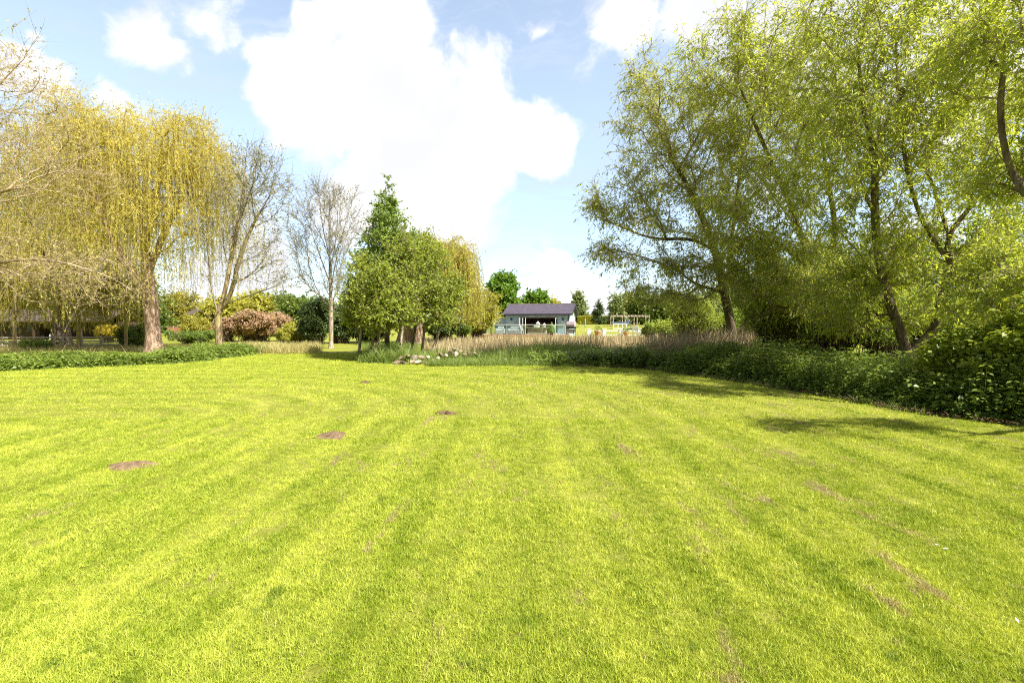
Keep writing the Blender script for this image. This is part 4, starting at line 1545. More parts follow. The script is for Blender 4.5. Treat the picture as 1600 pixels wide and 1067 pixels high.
# dark conifer
b0 = base(936, 80)
con = [E(936, 474, 80, 2, 5, .2), E(936, 481, 80, 5, 6, .6), E(936, 490, 80, 8, 7, .8), E(936, 499, 80, 11, 7, 1.1)]
build_tree('conifer_tree', 'small dark conifer standing before the yellow hedge', 'tree', b0, [[b0, T(936, 490, 80), T(936, 470, 80)]], con, n=110, bf=.1, tip=.015, base=.12,
           bark=M['bark_dark'], twigmat=M['bark_dark'], leafm=M['dkgreen'], twigs=5, tlen=.5, grav=-.05, nleaf=12, lsize=(.25, .10), twr=.01, thick=.06)
round_tree('mixed_tree', 963, 74, [E(964, 480, 74, 13, 20, 1.6), E(968, 495, 74, 14, 14, 1.6)], 'greygreen', 'pale-leaved tree at the near end of the tree row beyond the pergola', n=110, ls=(.3, .2))
round_tree('round_tree', 1004, 74, [E(1003, 476, 74, 24, 22, 2.2), E(1008, 492, 74, 26, 16, 2.2)], 'midgreen', 'dark green round tree directly behind the pergola', n=180, ls=(.32, .24))
round_tree('round_tree', 984, 82, [E(984, 476, 82, 14, 14, 1.6)], 'gold_far', 'yellowish treetop between the pale-leaved and dark round trees', n=80, ls=(.3, .22))
round_tree('round_tree', 1045, 60, [E(1045, 478, 60, 34, 24, 2.4), E(1050, 500, 60, 34, 18, 2.4)], 'midgreen', 'broad mid-green tree past the pergola end', n=190, ls=(.28, .2))
round_tree('hawthorn_tree', 1085, 46, [E(1085, 478, 46, 28, 18, 1.8), E(1100, 495, 46, 30, 20, 2)], 'greygreen', 'pale flowering hawthorn behind the leaning willow stem', n=150, base_r=.12, ls=(.18, .13))
round_tree('round_tree', 1130, 50, [E(1135, 470, 50, 50, 36, 3), E(1150, 500, 50, 50, 20, 3)], 'midgreen', 'wide green tree filling the gap between the willow stems', n=260, ls=(.24, .17))
for px, Y, wx, wz, py, lf, lb in [(1240, 42, 90, 60, 450, 'midgreen', 'shaded green tree far behind the middle of the willow grove'),
                                 (1370, 38, 100, 80, 430, 'midgreen', 'shaded green tree behind the forked willow trunks'),
                                 (1540, 34, 120, 90, 420, 'green', 'bright green tree behind the willow grove at the photo edge')]:
    round_tree('backdrop_tree', px, Y, [E(px, py, Y, wx, wz, 2.8), E(px, 500, Y, wx, 26, 2.8)], lf, lb, n=420, base_r=.2, ls=(.2, .13), tlen=.9)

# --- tree belt and shrubs behind the left lawn
belt = [(475, 54, 34, 22, 484, 'midgreen', 'mid-green tree in the gap left of the slim leafless tree'), (350, 56, 30, 20, 486, 'gold_far', 'yellow-green treetop right above the forked tree fork'), (20, 50, 60, 30, 470, 'dkgreen', 'dark tree mass close behind the left end of the outbuilding roof'), (110, 52, 50, 36, 462, 'midgreen', 'shady green tree close behind the outbuilding porch'), (190, 50, 40, 30, 472, 'dkgreen', 'dark tree behind the bright yellow bush'), (-40, 58, 70, 60, 430, 'olive_gold', 'olive tree far behind the outbuilding, nearest the photo edge'), (40, 60, 60, 70, 420, 'midgreen', 'green tree rising behind the dark outbuilding roof'),
        (150, 56, 55, 45, 460, 'olive_gold', 'olive tree between the outbuilding and the big willow trunk'), (215, 58, 50, 42, 470, 'midgreen', 'green tree hidden behind the big willow trunk'),
        (285, 66, 40, 26, 485, 'olive_gold', 'olive treetop over the roof of the white house'), (395, 58, 36, 22, 480, 'gold_far', 'yellow-green tree above the left part of the reddish shrub'),
        (430, 60, 36, 26, 478, 'midgreen', 'mid-green tree above the right part of the reddish shrub')]
for px, Y, wx, wz, py, lf, lb in belt:
    round_tree('backdrop_tree', px, Y, [E(px, py, Y, wx, wz, 2.6), E(px, 503, Y, wx * 1.1, 22, 2.6)], lf, lb, n=300, base_r=.2, ls=(.26, .17))


def shrub(name, px, Y, py0, py1, wx, leaf, lb, ncl=150, nl=38, ls=(.11, .07), cat='shrub', clump=.3, dy=None, up=.3):
    b0 = base(px, Y)
    e = E(px, (py0 + py1) / 2, Y, wx, (py1 - py0) / 2, dy or wx / FPX * Y * .8)
    c, r, _ = e
    es = [(c - [0, 0, r[2] * .08], r * np.array([.86, .86, .86]), 1.0)]
    for _ in range(4):
        a = R.random() * 6.28
        q = R.uniform(.35, .5)
        es.append((c + np.array([math.cos(a) * r[0] * .6, math.sin(a) * r[1] * .6, r[2] * R.uniform(-.2, .62)]), r * q, 1.1))
    return bush(name, lb, cat, es, b0, ncl, nl, ls, M[leaf], M['bark_dark'], clump, up=up)


shrub('photinia_bush', 398, 40, 484, 526, 50, 'photinia', 'large domed shrub flushed reddish pink on the far lawn', 520, 60, (.14, .08), clump=.34, dy=2.2)
shrub('photinia_bush', 358, 39, 492, 526, 22, 'photinia', 'smaller reddish shrub right beside the forked tree trunk', 160, 50, (.14, .08), clump=.3)
shrub('evergreen_bush', 492, 34, 462, 536, 28, 'dkgreen', 'tall dark evergreen bush behind the slim leafless tree', 320, 60, (.13, .08), clump=.34)
shrub('evergreen_bush', 532, 36, 470, 532, 30, 'dkgreen', 'dark evergreen bush between leafless tree and alders', 300, 60, (.13, .08), clump=.34)
shrub('evergreen_bush', 575, 38, 490, 530, 40, 'dkgreen', 'wide dark evergreen bush behind the alder stems', 300, 60, (.13, .08), clump=.34)
shrub('evergreen_bush', 690, 40, 490, 524, 36, 'dkgreen', 'dark bush under the golden willow curtain', 260, 50, (.13, .09), clump=.34)
shrub('yellow_green_bush', 463, 36, 500, 537, 26, 'gold_far', 'rounded yellow-green bush in front of the tall dark evergreen', 220, 50, (.11, .06), clump=.26)
shrub('yellow_green_bush', 444, 33, 518, 537, 10, 'gold_far', 'smallest yellow-green ball bush at the edge of the reddish shrub', 60, 45, (.09, .05), clump=.18)
shrub('forsythia_bush', 168, 38, 506, 530, 20, 'yellow', 'bright yellow bush behind the cream fence near the willow trunk', 140, 42, (.10, .06), clump=.24)
shrub('laurel_bush', 745, 44, 493, 519, 26, 'yellowhedge', 'clipped yellow-green bush at the deck end of the glass balustrade', 220, 50, (.11, .07), clump=.28)
shrub('laurel_bush', 722, 42, 498, 522, 20, 'midgreen', 'darker green bush between golden willow and the clipped bush', 160, 50, (.11, .07), clump=.28)
shrub('olive_bush', 305, 40, 490, 530, 24, 'olive_gold', 'olive yellow bush half hiding the pale wall of the white house', 170, 50, (.11, .07), clump=.3)
shrub('green_bush', 300, 36, 516, 534, 40, 'midgreen', 'low green bush before the orange brick wall', 200, 40, (.10, .07), clump=.22)
shrub('leafy_plant', 48, 29, 534, 549, 30, 'tallgrass', 'broad clump of upright green leaves in front of the cream fence', 160, 30, (.22, .06), clump=.2, cat='plant', up=-.2)
shrub('low_shrub', 215, 30, 505, 545, 30, 'midgreen', 'green shrub close behind the big willow trunk', 220, 45, (.10, .06), clump=.3)
shrub('pond_shrub', 1110, 24, 500, 532, 40, 'willow_low', 'willow scrub behind the dry reeds near the leaning stems', 300, 50, (.12, .04), clump=.34)
shrub('pond_shrub', 1055, 28, 498, 528, 34, 'alder', 'bright green scrub where reeds meet the willow grove', 260, 50, (.11, .06), clump=.32)
shrub('pond_shrub', 1015, 34, 506, 524, 14, 'alder', 'small green scrub in front of the pergola end', 90, 45, (.11, .07), clump=.26)

# hedge beyond the pavilion
h0, h1 = P(904, 508, 84), P(957, 508, 84)
zb = float(H(h0.x, h0.y))
hd_ = empty('clipped_hedge', (h0.x, h0.y, zb), 0, 'long clipped yellow hedge closing the far lawn', 'hedge')
n_ = 16000
L_ = h1.x - h0.x
ztp = P(930, 494.5, 84).z - zb
c = np.stack([R.random(n_) * L_, R.random(n_) * 1.4, R.random(n_) * (ztp - .2) + .2], -1)
sd = R.integers(0, 3, n_)
c[sd == 0, 1] = R.random((sd == 0).sum()) * .15
c[sd == 1, 2] = ztp - R.random((sd == 1).sum()) * .15
link('foliage', npmesh('foliage', leaves(c, rnd(n_), rnd(n_) + [0, -.5, .5], .2, .14), np.arange(4 * n_), 4, tint=R.random(n_)), M['yellowhedge'], hd_, world=False)
Mb().box((0, .5, -.1), (L_, .9, ztp - .3)).obj('stems', M['bark_dark'], hd_)

# ================================================================== willow grove on the right
CQ[0] = .56
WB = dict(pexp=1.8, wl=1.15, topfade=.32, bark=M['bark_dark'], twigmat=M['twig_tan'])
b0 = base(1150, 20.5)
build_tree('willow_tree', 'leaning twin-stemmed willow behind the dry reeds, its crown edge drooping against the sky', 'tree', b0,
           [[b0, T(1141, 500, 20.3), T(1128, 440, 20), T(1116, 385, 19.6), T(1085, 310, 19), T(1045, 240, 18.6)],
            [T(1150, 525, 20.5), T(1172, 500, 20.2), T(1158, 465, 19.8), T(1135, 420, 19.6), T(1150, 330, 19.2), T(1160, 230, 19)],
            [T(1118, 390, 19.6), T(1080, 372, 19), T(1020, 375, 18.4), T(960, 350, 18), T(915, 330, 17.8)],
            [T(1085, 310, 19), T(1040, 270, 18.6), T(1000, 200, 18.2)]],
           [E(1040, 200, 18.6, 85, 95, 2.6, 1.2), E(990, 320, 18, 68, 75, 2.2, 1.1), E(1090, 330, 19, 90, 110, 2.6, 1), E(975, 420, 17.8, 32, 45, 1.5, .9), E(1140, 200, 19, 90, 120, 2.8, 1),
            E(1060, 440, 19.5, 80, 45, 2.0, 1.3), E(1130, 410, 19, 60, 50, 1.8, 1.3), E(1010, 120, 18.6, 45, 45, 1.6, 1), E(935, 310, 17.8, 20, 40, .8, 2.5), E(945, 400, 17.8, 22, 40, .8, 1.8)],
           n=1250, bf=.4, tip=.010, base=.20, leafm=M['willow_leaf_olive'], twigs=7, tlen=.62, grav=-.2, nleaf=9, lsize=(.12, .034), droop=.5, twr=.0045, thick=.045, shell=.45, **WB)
b0 = base(1300, 17)
build_tree('willow_tree', 'willow in the middle of the grove with thin dark limbs over the nettles', 'tree', b0,
           [[b0, T(1295, 500, 17), T(1270, 420, 16.6), T(1235, 320, 16.2), T(1190, 220, 15.8), T(1150, 120, 15.5)],
            [T(1290, 470, 16.8), T(1310, 380, 16.5), T(1290, 260, 16.2), T(1270, 130, 16)],
            [T(1270, 420, 16.6), T(1220, 380, 15.8), T(1160, 350, 15.2), T(1110, 300, 15)]],
           [E(1220, 160, 15.8, 110, 120, 2.4, 1.3), E(1180, 320, 15.5, 90, 80, 2.2, 1), E(1290, 240, 16.2, 90, 120, 2.2, 1), E(1250, 445, 16.4, 115, 60, 2.0, 2.2), E(1215, 395, 16, 90, 45, 1.8, 1.6), E(1180, 60, 15.6, 90, 60, 2, 1), E(1110, 90, 15.6, 60, 60, 1.6, .8)],
           n=1550, bf=.4, tip=.007, base=.16, leafm=M['willow_leaf'], twigs=7, tlen=.58, grav=-.2, nleaf=8, lsize=(.12, .034), droop=.5, twr=.004, thick=.04, shell=.45, **WB)
b0 = base(1430, 12.8)
build_tree('willow_tree', 'forked willow with two dark curving trunks rising out of the nettle bank', 'tree', b0,
           [[b0, T(1410, 525, 12.8), T(1388, 470, 12.7), T(1372, 400, 12.5), T(1366, 330, 12.3), T(1368, 240, 12.2), T(1350, 180, 12.2), T(1340, 80, 12)],
            [T(1425, 545, 12.8), T(1462, 515, 12.6), T(1468, 480, 12.4), T(1482, 430, 12.2), T(1478, 370, 12), T(1520, 320, 11.8), T(1560, 260, 11.5), T(1590, 200, 11.2)],
            [T(1366, 240, 12.2), T(1400, 160, 12.2), T(1460, 80, 12)], [T(1366, 335, 12.3), T(1330, 250, 12), T(1280, 180, 11.8)],
            [T(1478, 400, 12.2), T(1430, 330, 12.2), T(1405, 200, 12), T(1400, 60, 12)],
            [T(1368, 250, 12.2), T(1310, 160, 11.8), T(1250, 90, 11.6)]],
           [E(1400, 130, 12.2, 120, 120, 2.2, 1.3), E(1330, 250, 12.2, 90, 110, 2.0, 1), E(1500, 200, 11.8, 110, 120, 2.2, 1.2), E(1400, 370, 12.5, 130, 70, 2.0, 1.2), E(1355, 465, 13.6, 115, 58, 1.6, 2.6), E(1290, 60, 12, 80, 70, 1.8, .9), E(1450, -20, 12, 180, 70, 2.4, .9), E(1560, 350, 12, 70, 80, 1.8, .8)],
           n=1900, bf=.4, tip=.0065, base=.165, leafm=M['willow_leaf'], twigs=6, tlen=.48, grav=-.22, nleaf=9, lsize=(.11, .030), droop=.55, twr=.003, thick=.032, shell=.45, **WB)
b0 = (9.7, 6.6, 0)
build_tree('willow_tree', 'nearest willow, its heavy dark bough and bright leaves entering from the photo edge', 'tree', b0,
           [[b0, (9.7, 6.8, 1.2), (9.2, 7.6, 2.6), (8.9, 8.0, 4.5), (8.6, 8.3, 6.4)], [(9.7, 6.8, 1.2), T(1640, 470, 8.6), T(1590, 492, 9.2), T(1550, 512, 9.8), T(1500, 505, 10.2)],
            [(9.2, 7.6, 2.6), T(1590, 300, 8.8), T(1560, 200, 8.8), T(1570, 80, 8.8)], [(9.7, 6.8, 1.2), (9.4, 5.4, 3.2), (8.8, 4.4, 4.3)]],
           [E(1600, 60, 8.6, 90, 110, 1.8, 1.2), E(1600, 250, 9, 60, 110, 1.5, 1), E(1590, 420, 9.4, 70, 60, 1.4, 1.1), E(1540, 480, 10, 60, 30, 1.0, .7), (np.array([8.8, 3.2, 4.0]), np.array([1.1, .6, .6]), .35), (np.array([8.3, 5.0, 4.6]), np.array([1.7, .7, .7]), .8)],
           n=900, bf=.4, tip=.006, base=.17, leafm=M['willow_leaf'], twigs=6, tlen=.42, grav=-.16, nleaf=9, lsize=(.10, .028), droop=.45, twr=.0028, thick=.03, shell=.45, **WB)
CQ[0] = .35
# rough willow scrub hanging low in the shade
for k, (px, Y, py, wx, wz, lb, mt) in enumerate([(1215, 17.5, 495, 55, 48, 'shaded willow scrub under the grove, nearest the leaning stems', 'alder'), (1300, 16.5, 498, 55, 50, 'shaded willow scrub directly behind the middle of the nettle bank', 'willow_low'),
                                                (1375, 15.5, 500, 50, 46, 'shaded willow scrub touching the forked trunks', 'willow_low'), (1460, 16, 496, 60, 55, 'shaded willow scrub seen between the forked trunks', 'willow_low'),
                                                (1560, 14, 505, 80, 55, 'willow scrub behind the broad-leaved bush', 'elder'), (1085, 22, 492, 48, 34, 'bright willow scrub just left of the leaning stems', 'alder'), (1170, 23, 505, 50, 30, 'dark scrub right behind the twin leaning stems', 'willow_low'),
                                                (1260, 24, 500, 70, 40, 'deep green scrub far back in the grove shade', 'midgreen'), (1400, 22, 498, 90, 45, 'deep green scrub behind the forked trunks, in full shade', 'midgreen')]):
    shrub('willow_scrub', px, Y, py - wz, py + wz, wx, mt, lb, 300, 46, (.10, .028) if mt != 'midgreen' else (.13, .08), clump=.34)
# broad-leaved bush at the right edge
b0 = base(1540, 9.2)
bush('elder_bush', 'broad-leaved bright bush crowding the near end of the nettle bank', 'shrub',
     [E(1540, 570, 8.8, 80, 66, .9), E(1640, 555, 8.1, 90, 95, .9), (T(1480, 600, 9.4), np.array([.6, .6, .45]), .8)], b0, 480, 40, (.10, .06), M['elder'], M['bark'], .2, up=.7, stemr=.008)
# ================================================================== ground cover
def nettles(name, label_, E_, s0, s1, w0, w1, hfun, nplants, mat, ls, levels=7):
    s = s0 + (s1 - s0) * R.random(nplants)
    w = w0 + (w1 - w0) * R.random(nplants)
    x, y, nx, ny = along(E_, s)
    x, y = x + nx * w, y + ny * w
    h = hfun(s, w) * (.55 + .75 * vnoise(x, y, 1.3, 11)) * (.75 + .45 * R.random(nplants))
    k = h > .08
    x, y, h = x[k], y[k], h[k]
    n = len(x)
    g = H(x, y)
    B = np.stack([x, y, g], -1)
    lean = R.normal(size=(n, 3)) * .12
    lean[:, 2] = 0
    lp = []
    st = np.stack([B, B + (np.array([0, 0, 1]) + lean) * h[:, None] * .5, B + (np.array([0, 0, 1]) + lean * 1.4) * h[:, None]], 1)
    V1, F1 = tubes(st, np.array([[.005, .004, .002]]) * np.ones((n, 1)), 3)
    for q in range(levels):
        t = (q + 1 + R.random(n) * .5) / levels
        t = np.minimum(t, 1.02)
        c = B + (np.array([0, 0, 1]) + lean * t[:, None]) * (h * t)[:, None]
        a0 = R.random(n) * 2 * PI
        for j in range(4):
            a = a0 + j * PI / 2 + R.normal(size=n) * .3
            rr = h * .10 * (1.15 - t) + .015
            dz = .25 - .6 * R.random(n)
            ax_ = np.stack([np.cos(a), np.sin(a), dz], -1)
            cc = c + ax_ * rr[:, None]
            nn = np.stack([-.3 * np.cos(a), -.3 * np.sin(a), 1 + 0 * a], -1) + R.normal(size=(n, 3)) * .3
            sc = (1.15 - .55 * t) * (.7 + .6 * R.random(n))
            lp.append(leaves(cc, ax_, nn, ls[0] * sc, ls[1] * sc, .2))
    V2 = np.concatenate(lp)
    V = np.concatenate([V1, V2])
    F = np.concatenate([F1, np.arange(len(V2)) + len(V1)])
    nf = len(F) // 4
    return tag(link(name, npmesh(name, V, F, 4, tint=R.random(nf)), mat), label_, 'ground cover', kind='stuff')


# right bank: fraction along EDGE_R of a place in the photograph
def frac(E_, i):
    d = np.r_[0, np.cumsum(np.hypot(*np.diff(E_, axis=0).T))]
    return d[i] / d[-1]


f_end = frac(EDGE_R, 10)


def h_right(s, w):
    t = s / f_end
    hm = np.interp(t, [0, .18, .3, .45, .62, .8, 1.0], [1.2, 1.15, .78, .80, .82, .72, .45])
    return hm * smooth(-.05, .55, w) * (1 - .5 * smooth(2.6, 4.5, w)) * 1.0


nettles('nettle_bank', 'dense bank of dark green nettles between the mown lawn and the willow grove', EDGE_R, 0, f_end * .75, .10, 4.5, h_right, 2700, M['nettle'], (.135, .078))
nettles('nettle_bank', 'farther low nettle bank below the dry reeds', EDGE_R, f_end * .70, f_end * 1.12, .10, 2.8, h_right, 1100, M['nettle'], (.15, .09))


def h_left(s, w):
    return np.interp(s, [0, .35, .55, .68, .78, 1], [.42, .42, .56, .44, .30, .2]) * smooth(-.35, .35, -w)


nettles('nettle_hedge', 'low strip of dark nettles along the left lawn edge round the willow trunk', EDGE_L, 0, .80, -2.3, -.05, h_left, 1900, M['nettle'], (.16, .095))

# dead reeds, green grass and fringe
UP = np.array([0, 0, 1.0])
x, y, px = 0, 0, 0


def blades(name, label_, xs, ys, L, Wd, mat, lean=.12, bend=.15, keep=None, seg=3):
    n = len(xs)
    B = np.stack([xs, ys, H(xs, ys) - .02], -1)
    D = unit(UP + R.normal(size=(n, 3)) * lean)
    bd = R.normal(size=(n, 3)) * bend
    bd[:, 2] = -np.abs(bd[:, 2]) * .6
    V, F, nf = ribbons(B, D, L, Wd, bd, seg)
    return tag(link(name, npmesh(name, V, F, 4, tint=np.repeat(R.random(n), seg)), mat), label_, 'reeds' if 'reed' in name else 'grass', kind='stuff')


def region(n, poly):
    """n random points inside a quadrilateral given by px range and distance range"""
    (pa, pb, ya, yb) = poly
    y = np.sqrt(ya ** 2 + (yb ** 2 - ya ** 2) * R.random(n))
    px = pa + (pb - pa) * R.random(n)
    return (px - 800) / FPX * y * 1.0, y, px


x, y, px = region(26000, (660, 1150, 20.5, 44))
L = .80 * (.5 + .95 * R.random(len(x)) ** 1.8) * (.5 + .9 * vnoise(x, y, .8, 4)) * np.interp(px, [660, 720, 800, 1000, 1150], [.55, .8, .9, 1.0, 1.25]) * np.interp(y, [20, 26, 44], [.95, .95, .5])
blades('dry_reeds', 'wide bed of tan dead reeds stretching below the deck to the willow grove', x, y, L, .022 + y * .0006, M['reed'], .10, .12)
x, y, px = region(3200, (1010, 1200, 17.2, 21))
blades('dry_reeds', 'pale straggling reed stems leaning over the nettles before the leaning willow', x, y, 1.25 * (.55 + .8 * R.random(len(x))), .020, M['reed'], .22, .2)
x, y, px = region(15000, (600, 1010, 17.9, 22.5))
hh = np.interp(px, [600, 660, 780, 840, 900, 1010], [.55, .5, .62, .78, .72, .6]) * (.5 + .8 * vnoise(x, y, .7, 6)) * (.7 + .5 * R.random(len(x))) * smooth(17.4, 18.8, y)
hh = np.where((px < 680) & (y < 19.0), hh * .35, hh)
hh = np.where((px > 672) & (px < 752) & (y < 20.0), hh * .5, hh)
blades('tall_grass', 'green reed shoots and tall grass between stones and dead reeds', x, y, hh, .022, M['tallgrass'], .2, .25)
x, y, px = region(5200, (560, 640, 18.6, 22))
blades('tall_grass', 'dark lush grass clump under the alder stems', x, y, .75 * (.4 + .8 * R.random(len(x))) * np.interp(px, [560, 590, 640], [.45, 1, .9]), .024, M['tallgrass'], .25, .3)
x, y, px = region(9000, (668, 1010, 17.5, 18.4))
blades('tall_grass', 'ragged green grass fringe at the foot of the stones and reed bed', x, y, .30 * (.4 + .9 * R.random(len(x))), .02, M['tallgrass'], .35, .4)
x, y, px = region(9000, (370, 500, 24, 31))
blades('rough_grass', 'pale rough grass along the stream bank past the forked tree', x, y, .5 * (.3 + .9 * R.random(len(x))), .025, M['drygrass'], .25, .3)
x, y, px = region(7000, (-60, 330, 25.5, 31.5))
blades('rough_grass', 'thin rough grass along the stream behind the nettle strip', x, y, .32 * (.3 + .9 * R.random(len(x))), .022, M['drygrass'], .25, .3)
x, y, px = region(6000, (560, 800, 27, 36))
blades('rough_grass', 'rough green grass on the bank beyond the alders', x, y, .38 * (.3 + .9 * R.random(len(x))), .024, M['tallgrass'], .25, .3)

# ragged edge of the nettle banks: loose grass and dead stems
def edge_blades(name, label_, E_, smax, n, w0, w1, L, Wd, mat, lean, sgn=1):
    s = R.random(n) * smax
    w = (w0 + (w1 - w0) * R.random(n)) * sgn
    x, y, nx, ny = along(E_, s)
    k = vnoise(x, y, 1.7, 31) > .3
    x, y = (x + nx * w)[k], (y + ny * w)[k]
    return blades(name, label_, x, y, L * (.4 + .9 * R.random(len(x))), Wd, mat, lean, .35)


edge_blades('edge_grass', 'loose uncut grass along the foot of the nettle bank', EDGE_R, f_end * 1.1, 5200, -.10, .30, .20, .009, M['tallgrass'], .35)
edge_blades('dead_stems', 'thin dead stems poking out of the nettle bank', EDGE_R, f_end, 420, .5, 3.2, 1.05, .010, M['reed'], .3)
edge_blades('edge_grass', 'loose uncut grass along the foot of the nettle strip by the willow trunk', EDGE_L, .8, 3600, -.08, .25, .20, .013, M['tallgrass'], .35, -1)
edge_blades('dead_stems', 'thin dead stems poking out of the low nettle strip', EDGE_L, .8, 160, .3, 1.8, .85, .012, M['reed'], .3, -1)

# thin cut stems and dead branch pieces in the nettles
for k, (pp, lb) in enumerate([([T(1235, 588, 12.6), T(1205, 562, 12.9), T(1160, 556, 13.3)], 'pale dead twig bundle lying on the nettle bank'), ]):
    o = R.normal(size=(16, 1, 3)) * np.array([.35, .3, .10])
    pl = np.array(pp)[None] + o + R.normal(size=(16, 3, 3)) * .12
    V, F = tubes(pl, np.array([[.006, .005, .003]]) * np.ones((16, 1)), 4)
    tag(link('dead_branch', npmesh('dead_branch', V, F, 4), M['twig_pale']), lb, 'branch')
lg = Mb().rod(T(1490, 652, 8.0), T(1508, 658, 7.9), .035, .025)
tag(lg.obj('short_log', M['bark']), 'short brown log on the bare soil below the bright bush', 'log')

# leaf litter on the bare strip
n_ = 5200
s = R.random(n_) * f_end
w = -.12 + R.random(n_) * .6
x, y, nx, ny = along(EDGE_R, s)
x, y = x + nx * w, y + ny * w
c = np.stack([x, y, H(x, y) + .05 + R.random(n_) * .03], -1)
me = npmesh('leaf_litter', leaves(c, rnd(n_) * [1, 1, .2], rnd(n_) * .4 + [0, 0, 1], .05 * (.5 + R.random(n_)), .022), np.arange(4 * n_), 4, tint=R.random(n_))
tag(link('leaf_litter', me, leafmat('litter_leaf', (.09, .055, .035), (.26, .16, .10), .1)), 'brown fallen leaves on the bare soil under the nettle bank', 'leaf litter', kind='stuff')

# daisies-like pale flecks: fallen feathers / petals on the lawn near the right
for px_, py_ in ((1468, 862), (1482, 868), (1585, 978), (1494, 693)):
    g = G(px_, py_)
    v = leaves(np.array([[g.x, g.y, .05]]), rnd(1) * [1, 1, .1], np.array([[.2, -.3, 1.0]]), .035, .014)
    tag(link('fallen_petal', npmesh('fallen_petal', v, np.arange(4), 4), K['white']), 'tiny pale petal lying on the mown grass', 'petal', 'pale petals scattered on the lawn')


# ================================================================== lawn blades
def tuft_mesh(k, n, rad, hgt, wd):
    r_ = np.random.default_rng(50 + k)
    a, q = r_.random(n) * 2 * PI, r_.random(n) ** .5 * rad
    B = np.stack([q * np.cos(a), q * np.sin(a), 0 * a - .004], -1)
    D = unit(np.array([0, 0, 1.0]) + r_.normal(size=(n, 3)) * .38)
    bd = r_.normal(size=(n, 3)) * .28
    bd[:, 2] = -np.abs(bd[:, 2]) * .5
    V, F, nf = ribbons(B, D, hgt * (.5 + .7 * r_.random(n)), wd, bd, 2)
    return npmesh('grass_tuft', V, F, 4, smooth=True)


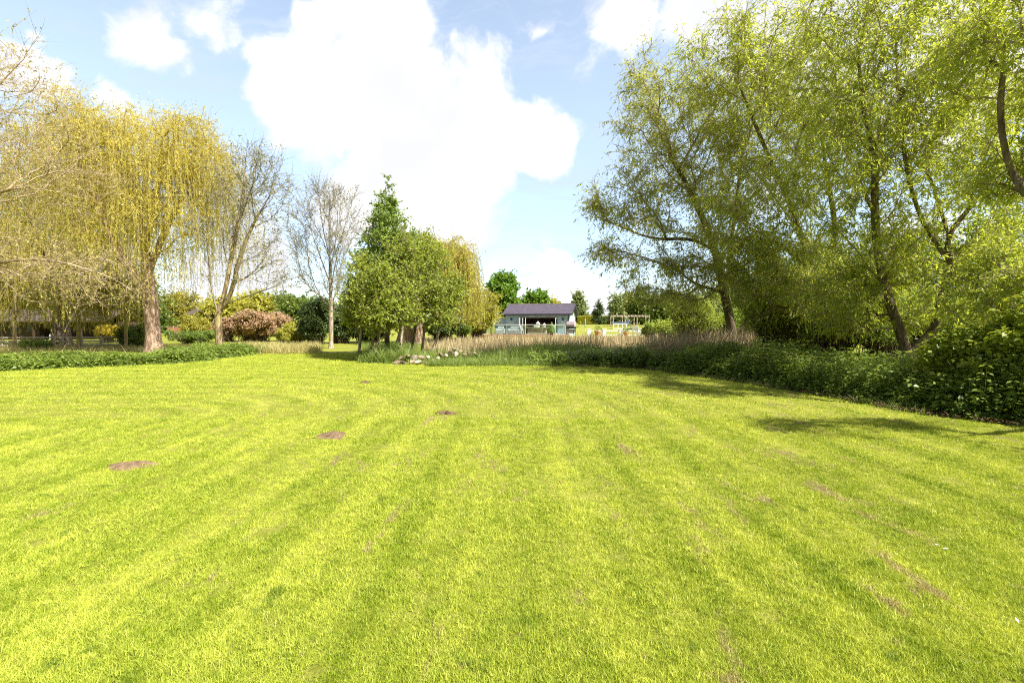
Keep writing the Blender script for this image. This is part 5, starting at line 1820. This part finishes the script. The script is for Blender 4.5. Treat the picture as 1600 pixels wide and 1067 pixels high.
def lawn(name, label_, pts, scl, tufts, lean):
    """points with instances of small tufts; the tufts themselves stay in an unlinked collection"""
    coll = bpy.data.collections.new(name + '_tufts')
    for i, me in enumerate(tufts):
        me.materials.append(M['blade'])
        coll.objects.link(bpy.data.objects.new('grass_tuft', me))
    me = bpy.data.meshes.new(name)
    me.vertices.add(len(pts))
    me.vertices.foreach_set('co', np.ascontiguousarray(pts, dtype=np.float32).ravel())
    n = len(pts)
    rot = np.stack([lean[:, 0], lean[:, 1], R.random(n) * 2 * PI], -1)
    at = me.attributes.new('rot', 'FLOAT_VECTOR', 'POINT')
    at.data.foreach_set('vector', rot.astype(np.float32).ravel())
    at = me.attributes.new('scl', 'FLOAT', 'POINT')
    at.data.foreach_set('value', scl.astype(np.float32))
    o = link(name, me)
    tag(o, label_, 'lawn grass', kind='stuff')
    ng = bpy.data.node_groups.new(name, 'GeometryNodeTree')
    ng.interface.new_socket('Geometry', in_out='INPUT', socket_type='NodeSocketGeometry')
    ng.interface.new_socket('Geometry', in_out='OUTPUT', socket_type='NodeSocketGeometry')
    nd = ng.nodes
    gi, go = nd.new('NodeGroupInput'), nd.new('NodeGroupOutput')
    ci = nd.new('GeometryNodeCollectionInfo')
    ci.inputs['Collection'].default_value = coll
    ci.inputs['Separate Children'].default_value = True
    ci.inputs['Reset Children'].default_value = True
    ip = nd.new('GeometryNodeInstanceOnPoints')
    ip.inputs['Pick Instance'].default_value = True
    ra = nd.new('GeometryNodeInputNamedAttribute')
    ra.data_type = 'FLOAT_VECTOR'
    ra.inputs['Name'].default_value = 'rot'
    e2r = nd.new('FunctionNodeEulerToRotation')
    sa = nd.new('GeometryNodeInputNamedAttribute')
    sa.data_type = 'FLOAT'
    sa.inputs['Name'].default_value = 'scl'
    lk = ng.links.new
    lk(gi.outputs[0], ip.inputs['Points'])
    lk(ci.outputs[0], ip.inputs['Instance'])
    lk(ra.outputs['Attribute'], e2r.inputs[0])
    lk(e2r.outputs[0], ip.inputs['Rotation'])
    lk(sa.outputs['Attribute'], ip.inputs['Scale'])
    lk(ip.outputs[0], go.inputs[0])
    md = o.modifiers.new('tufts', 'NODES')
    md.node_group = ng
    return o


tufts = [tuft_mesh(k, 36, .05, .026, .0032) for k in range(6)]


def lawn_points(n, ya, yb, pa=-60, pb=1660):
    # even in the picture-independent sense: density falls with distance as 1/y
    y = np.exp(np.log(ya) + (np.log(yb) - np.log(ya)) * R.random(n)) if ya < 8 else np.sqrt(ya ** 2 + (yb ** 2 - ya ** 2) * R.random(n))
    x = (2 * R.random(n) - 1) * (1.12 * y + 1.2)
    k = np.ones(n, bool)
    for hx, hy, r in HOLES:
        k &= (np.hypot(x - hx, (y - hy) * 1.1) > r * (.62 + .45 * vnoise(x, y, 3.0, 8)))
    # not inside the right-hand bank
    xe = np.interp(y, EDGE_R[:11, 1], EDGE_R[:11, 0], right=99)
    k &= x < xe + .12 * vnoise(x, y, 4, 3) * 2
    # worn patches are thinner
    k &= vnoise(x, y, 5.5, 21) * .6 + vnoise(x, y, 17, 22) * .4 > .27
    return x[k], y[k]


x, y = lawn_points(72000, 1.2, 8.0)
pts = np.stack([x, y, H(x, y)], -1)
u = R.random(len(x))
sc = (.75 + .5 * R.random(len(x))) * (.8 + .5 * vnoise(x, y, 2.5, 12)) * np.interp(y, [1.5, 8], [.95, 1.35])
ln = np.stack([.25 * np.sin(x * 6.4) + R.normal(size=len(x)) * .12, R.normal(size=len(x)) * .15], -1)
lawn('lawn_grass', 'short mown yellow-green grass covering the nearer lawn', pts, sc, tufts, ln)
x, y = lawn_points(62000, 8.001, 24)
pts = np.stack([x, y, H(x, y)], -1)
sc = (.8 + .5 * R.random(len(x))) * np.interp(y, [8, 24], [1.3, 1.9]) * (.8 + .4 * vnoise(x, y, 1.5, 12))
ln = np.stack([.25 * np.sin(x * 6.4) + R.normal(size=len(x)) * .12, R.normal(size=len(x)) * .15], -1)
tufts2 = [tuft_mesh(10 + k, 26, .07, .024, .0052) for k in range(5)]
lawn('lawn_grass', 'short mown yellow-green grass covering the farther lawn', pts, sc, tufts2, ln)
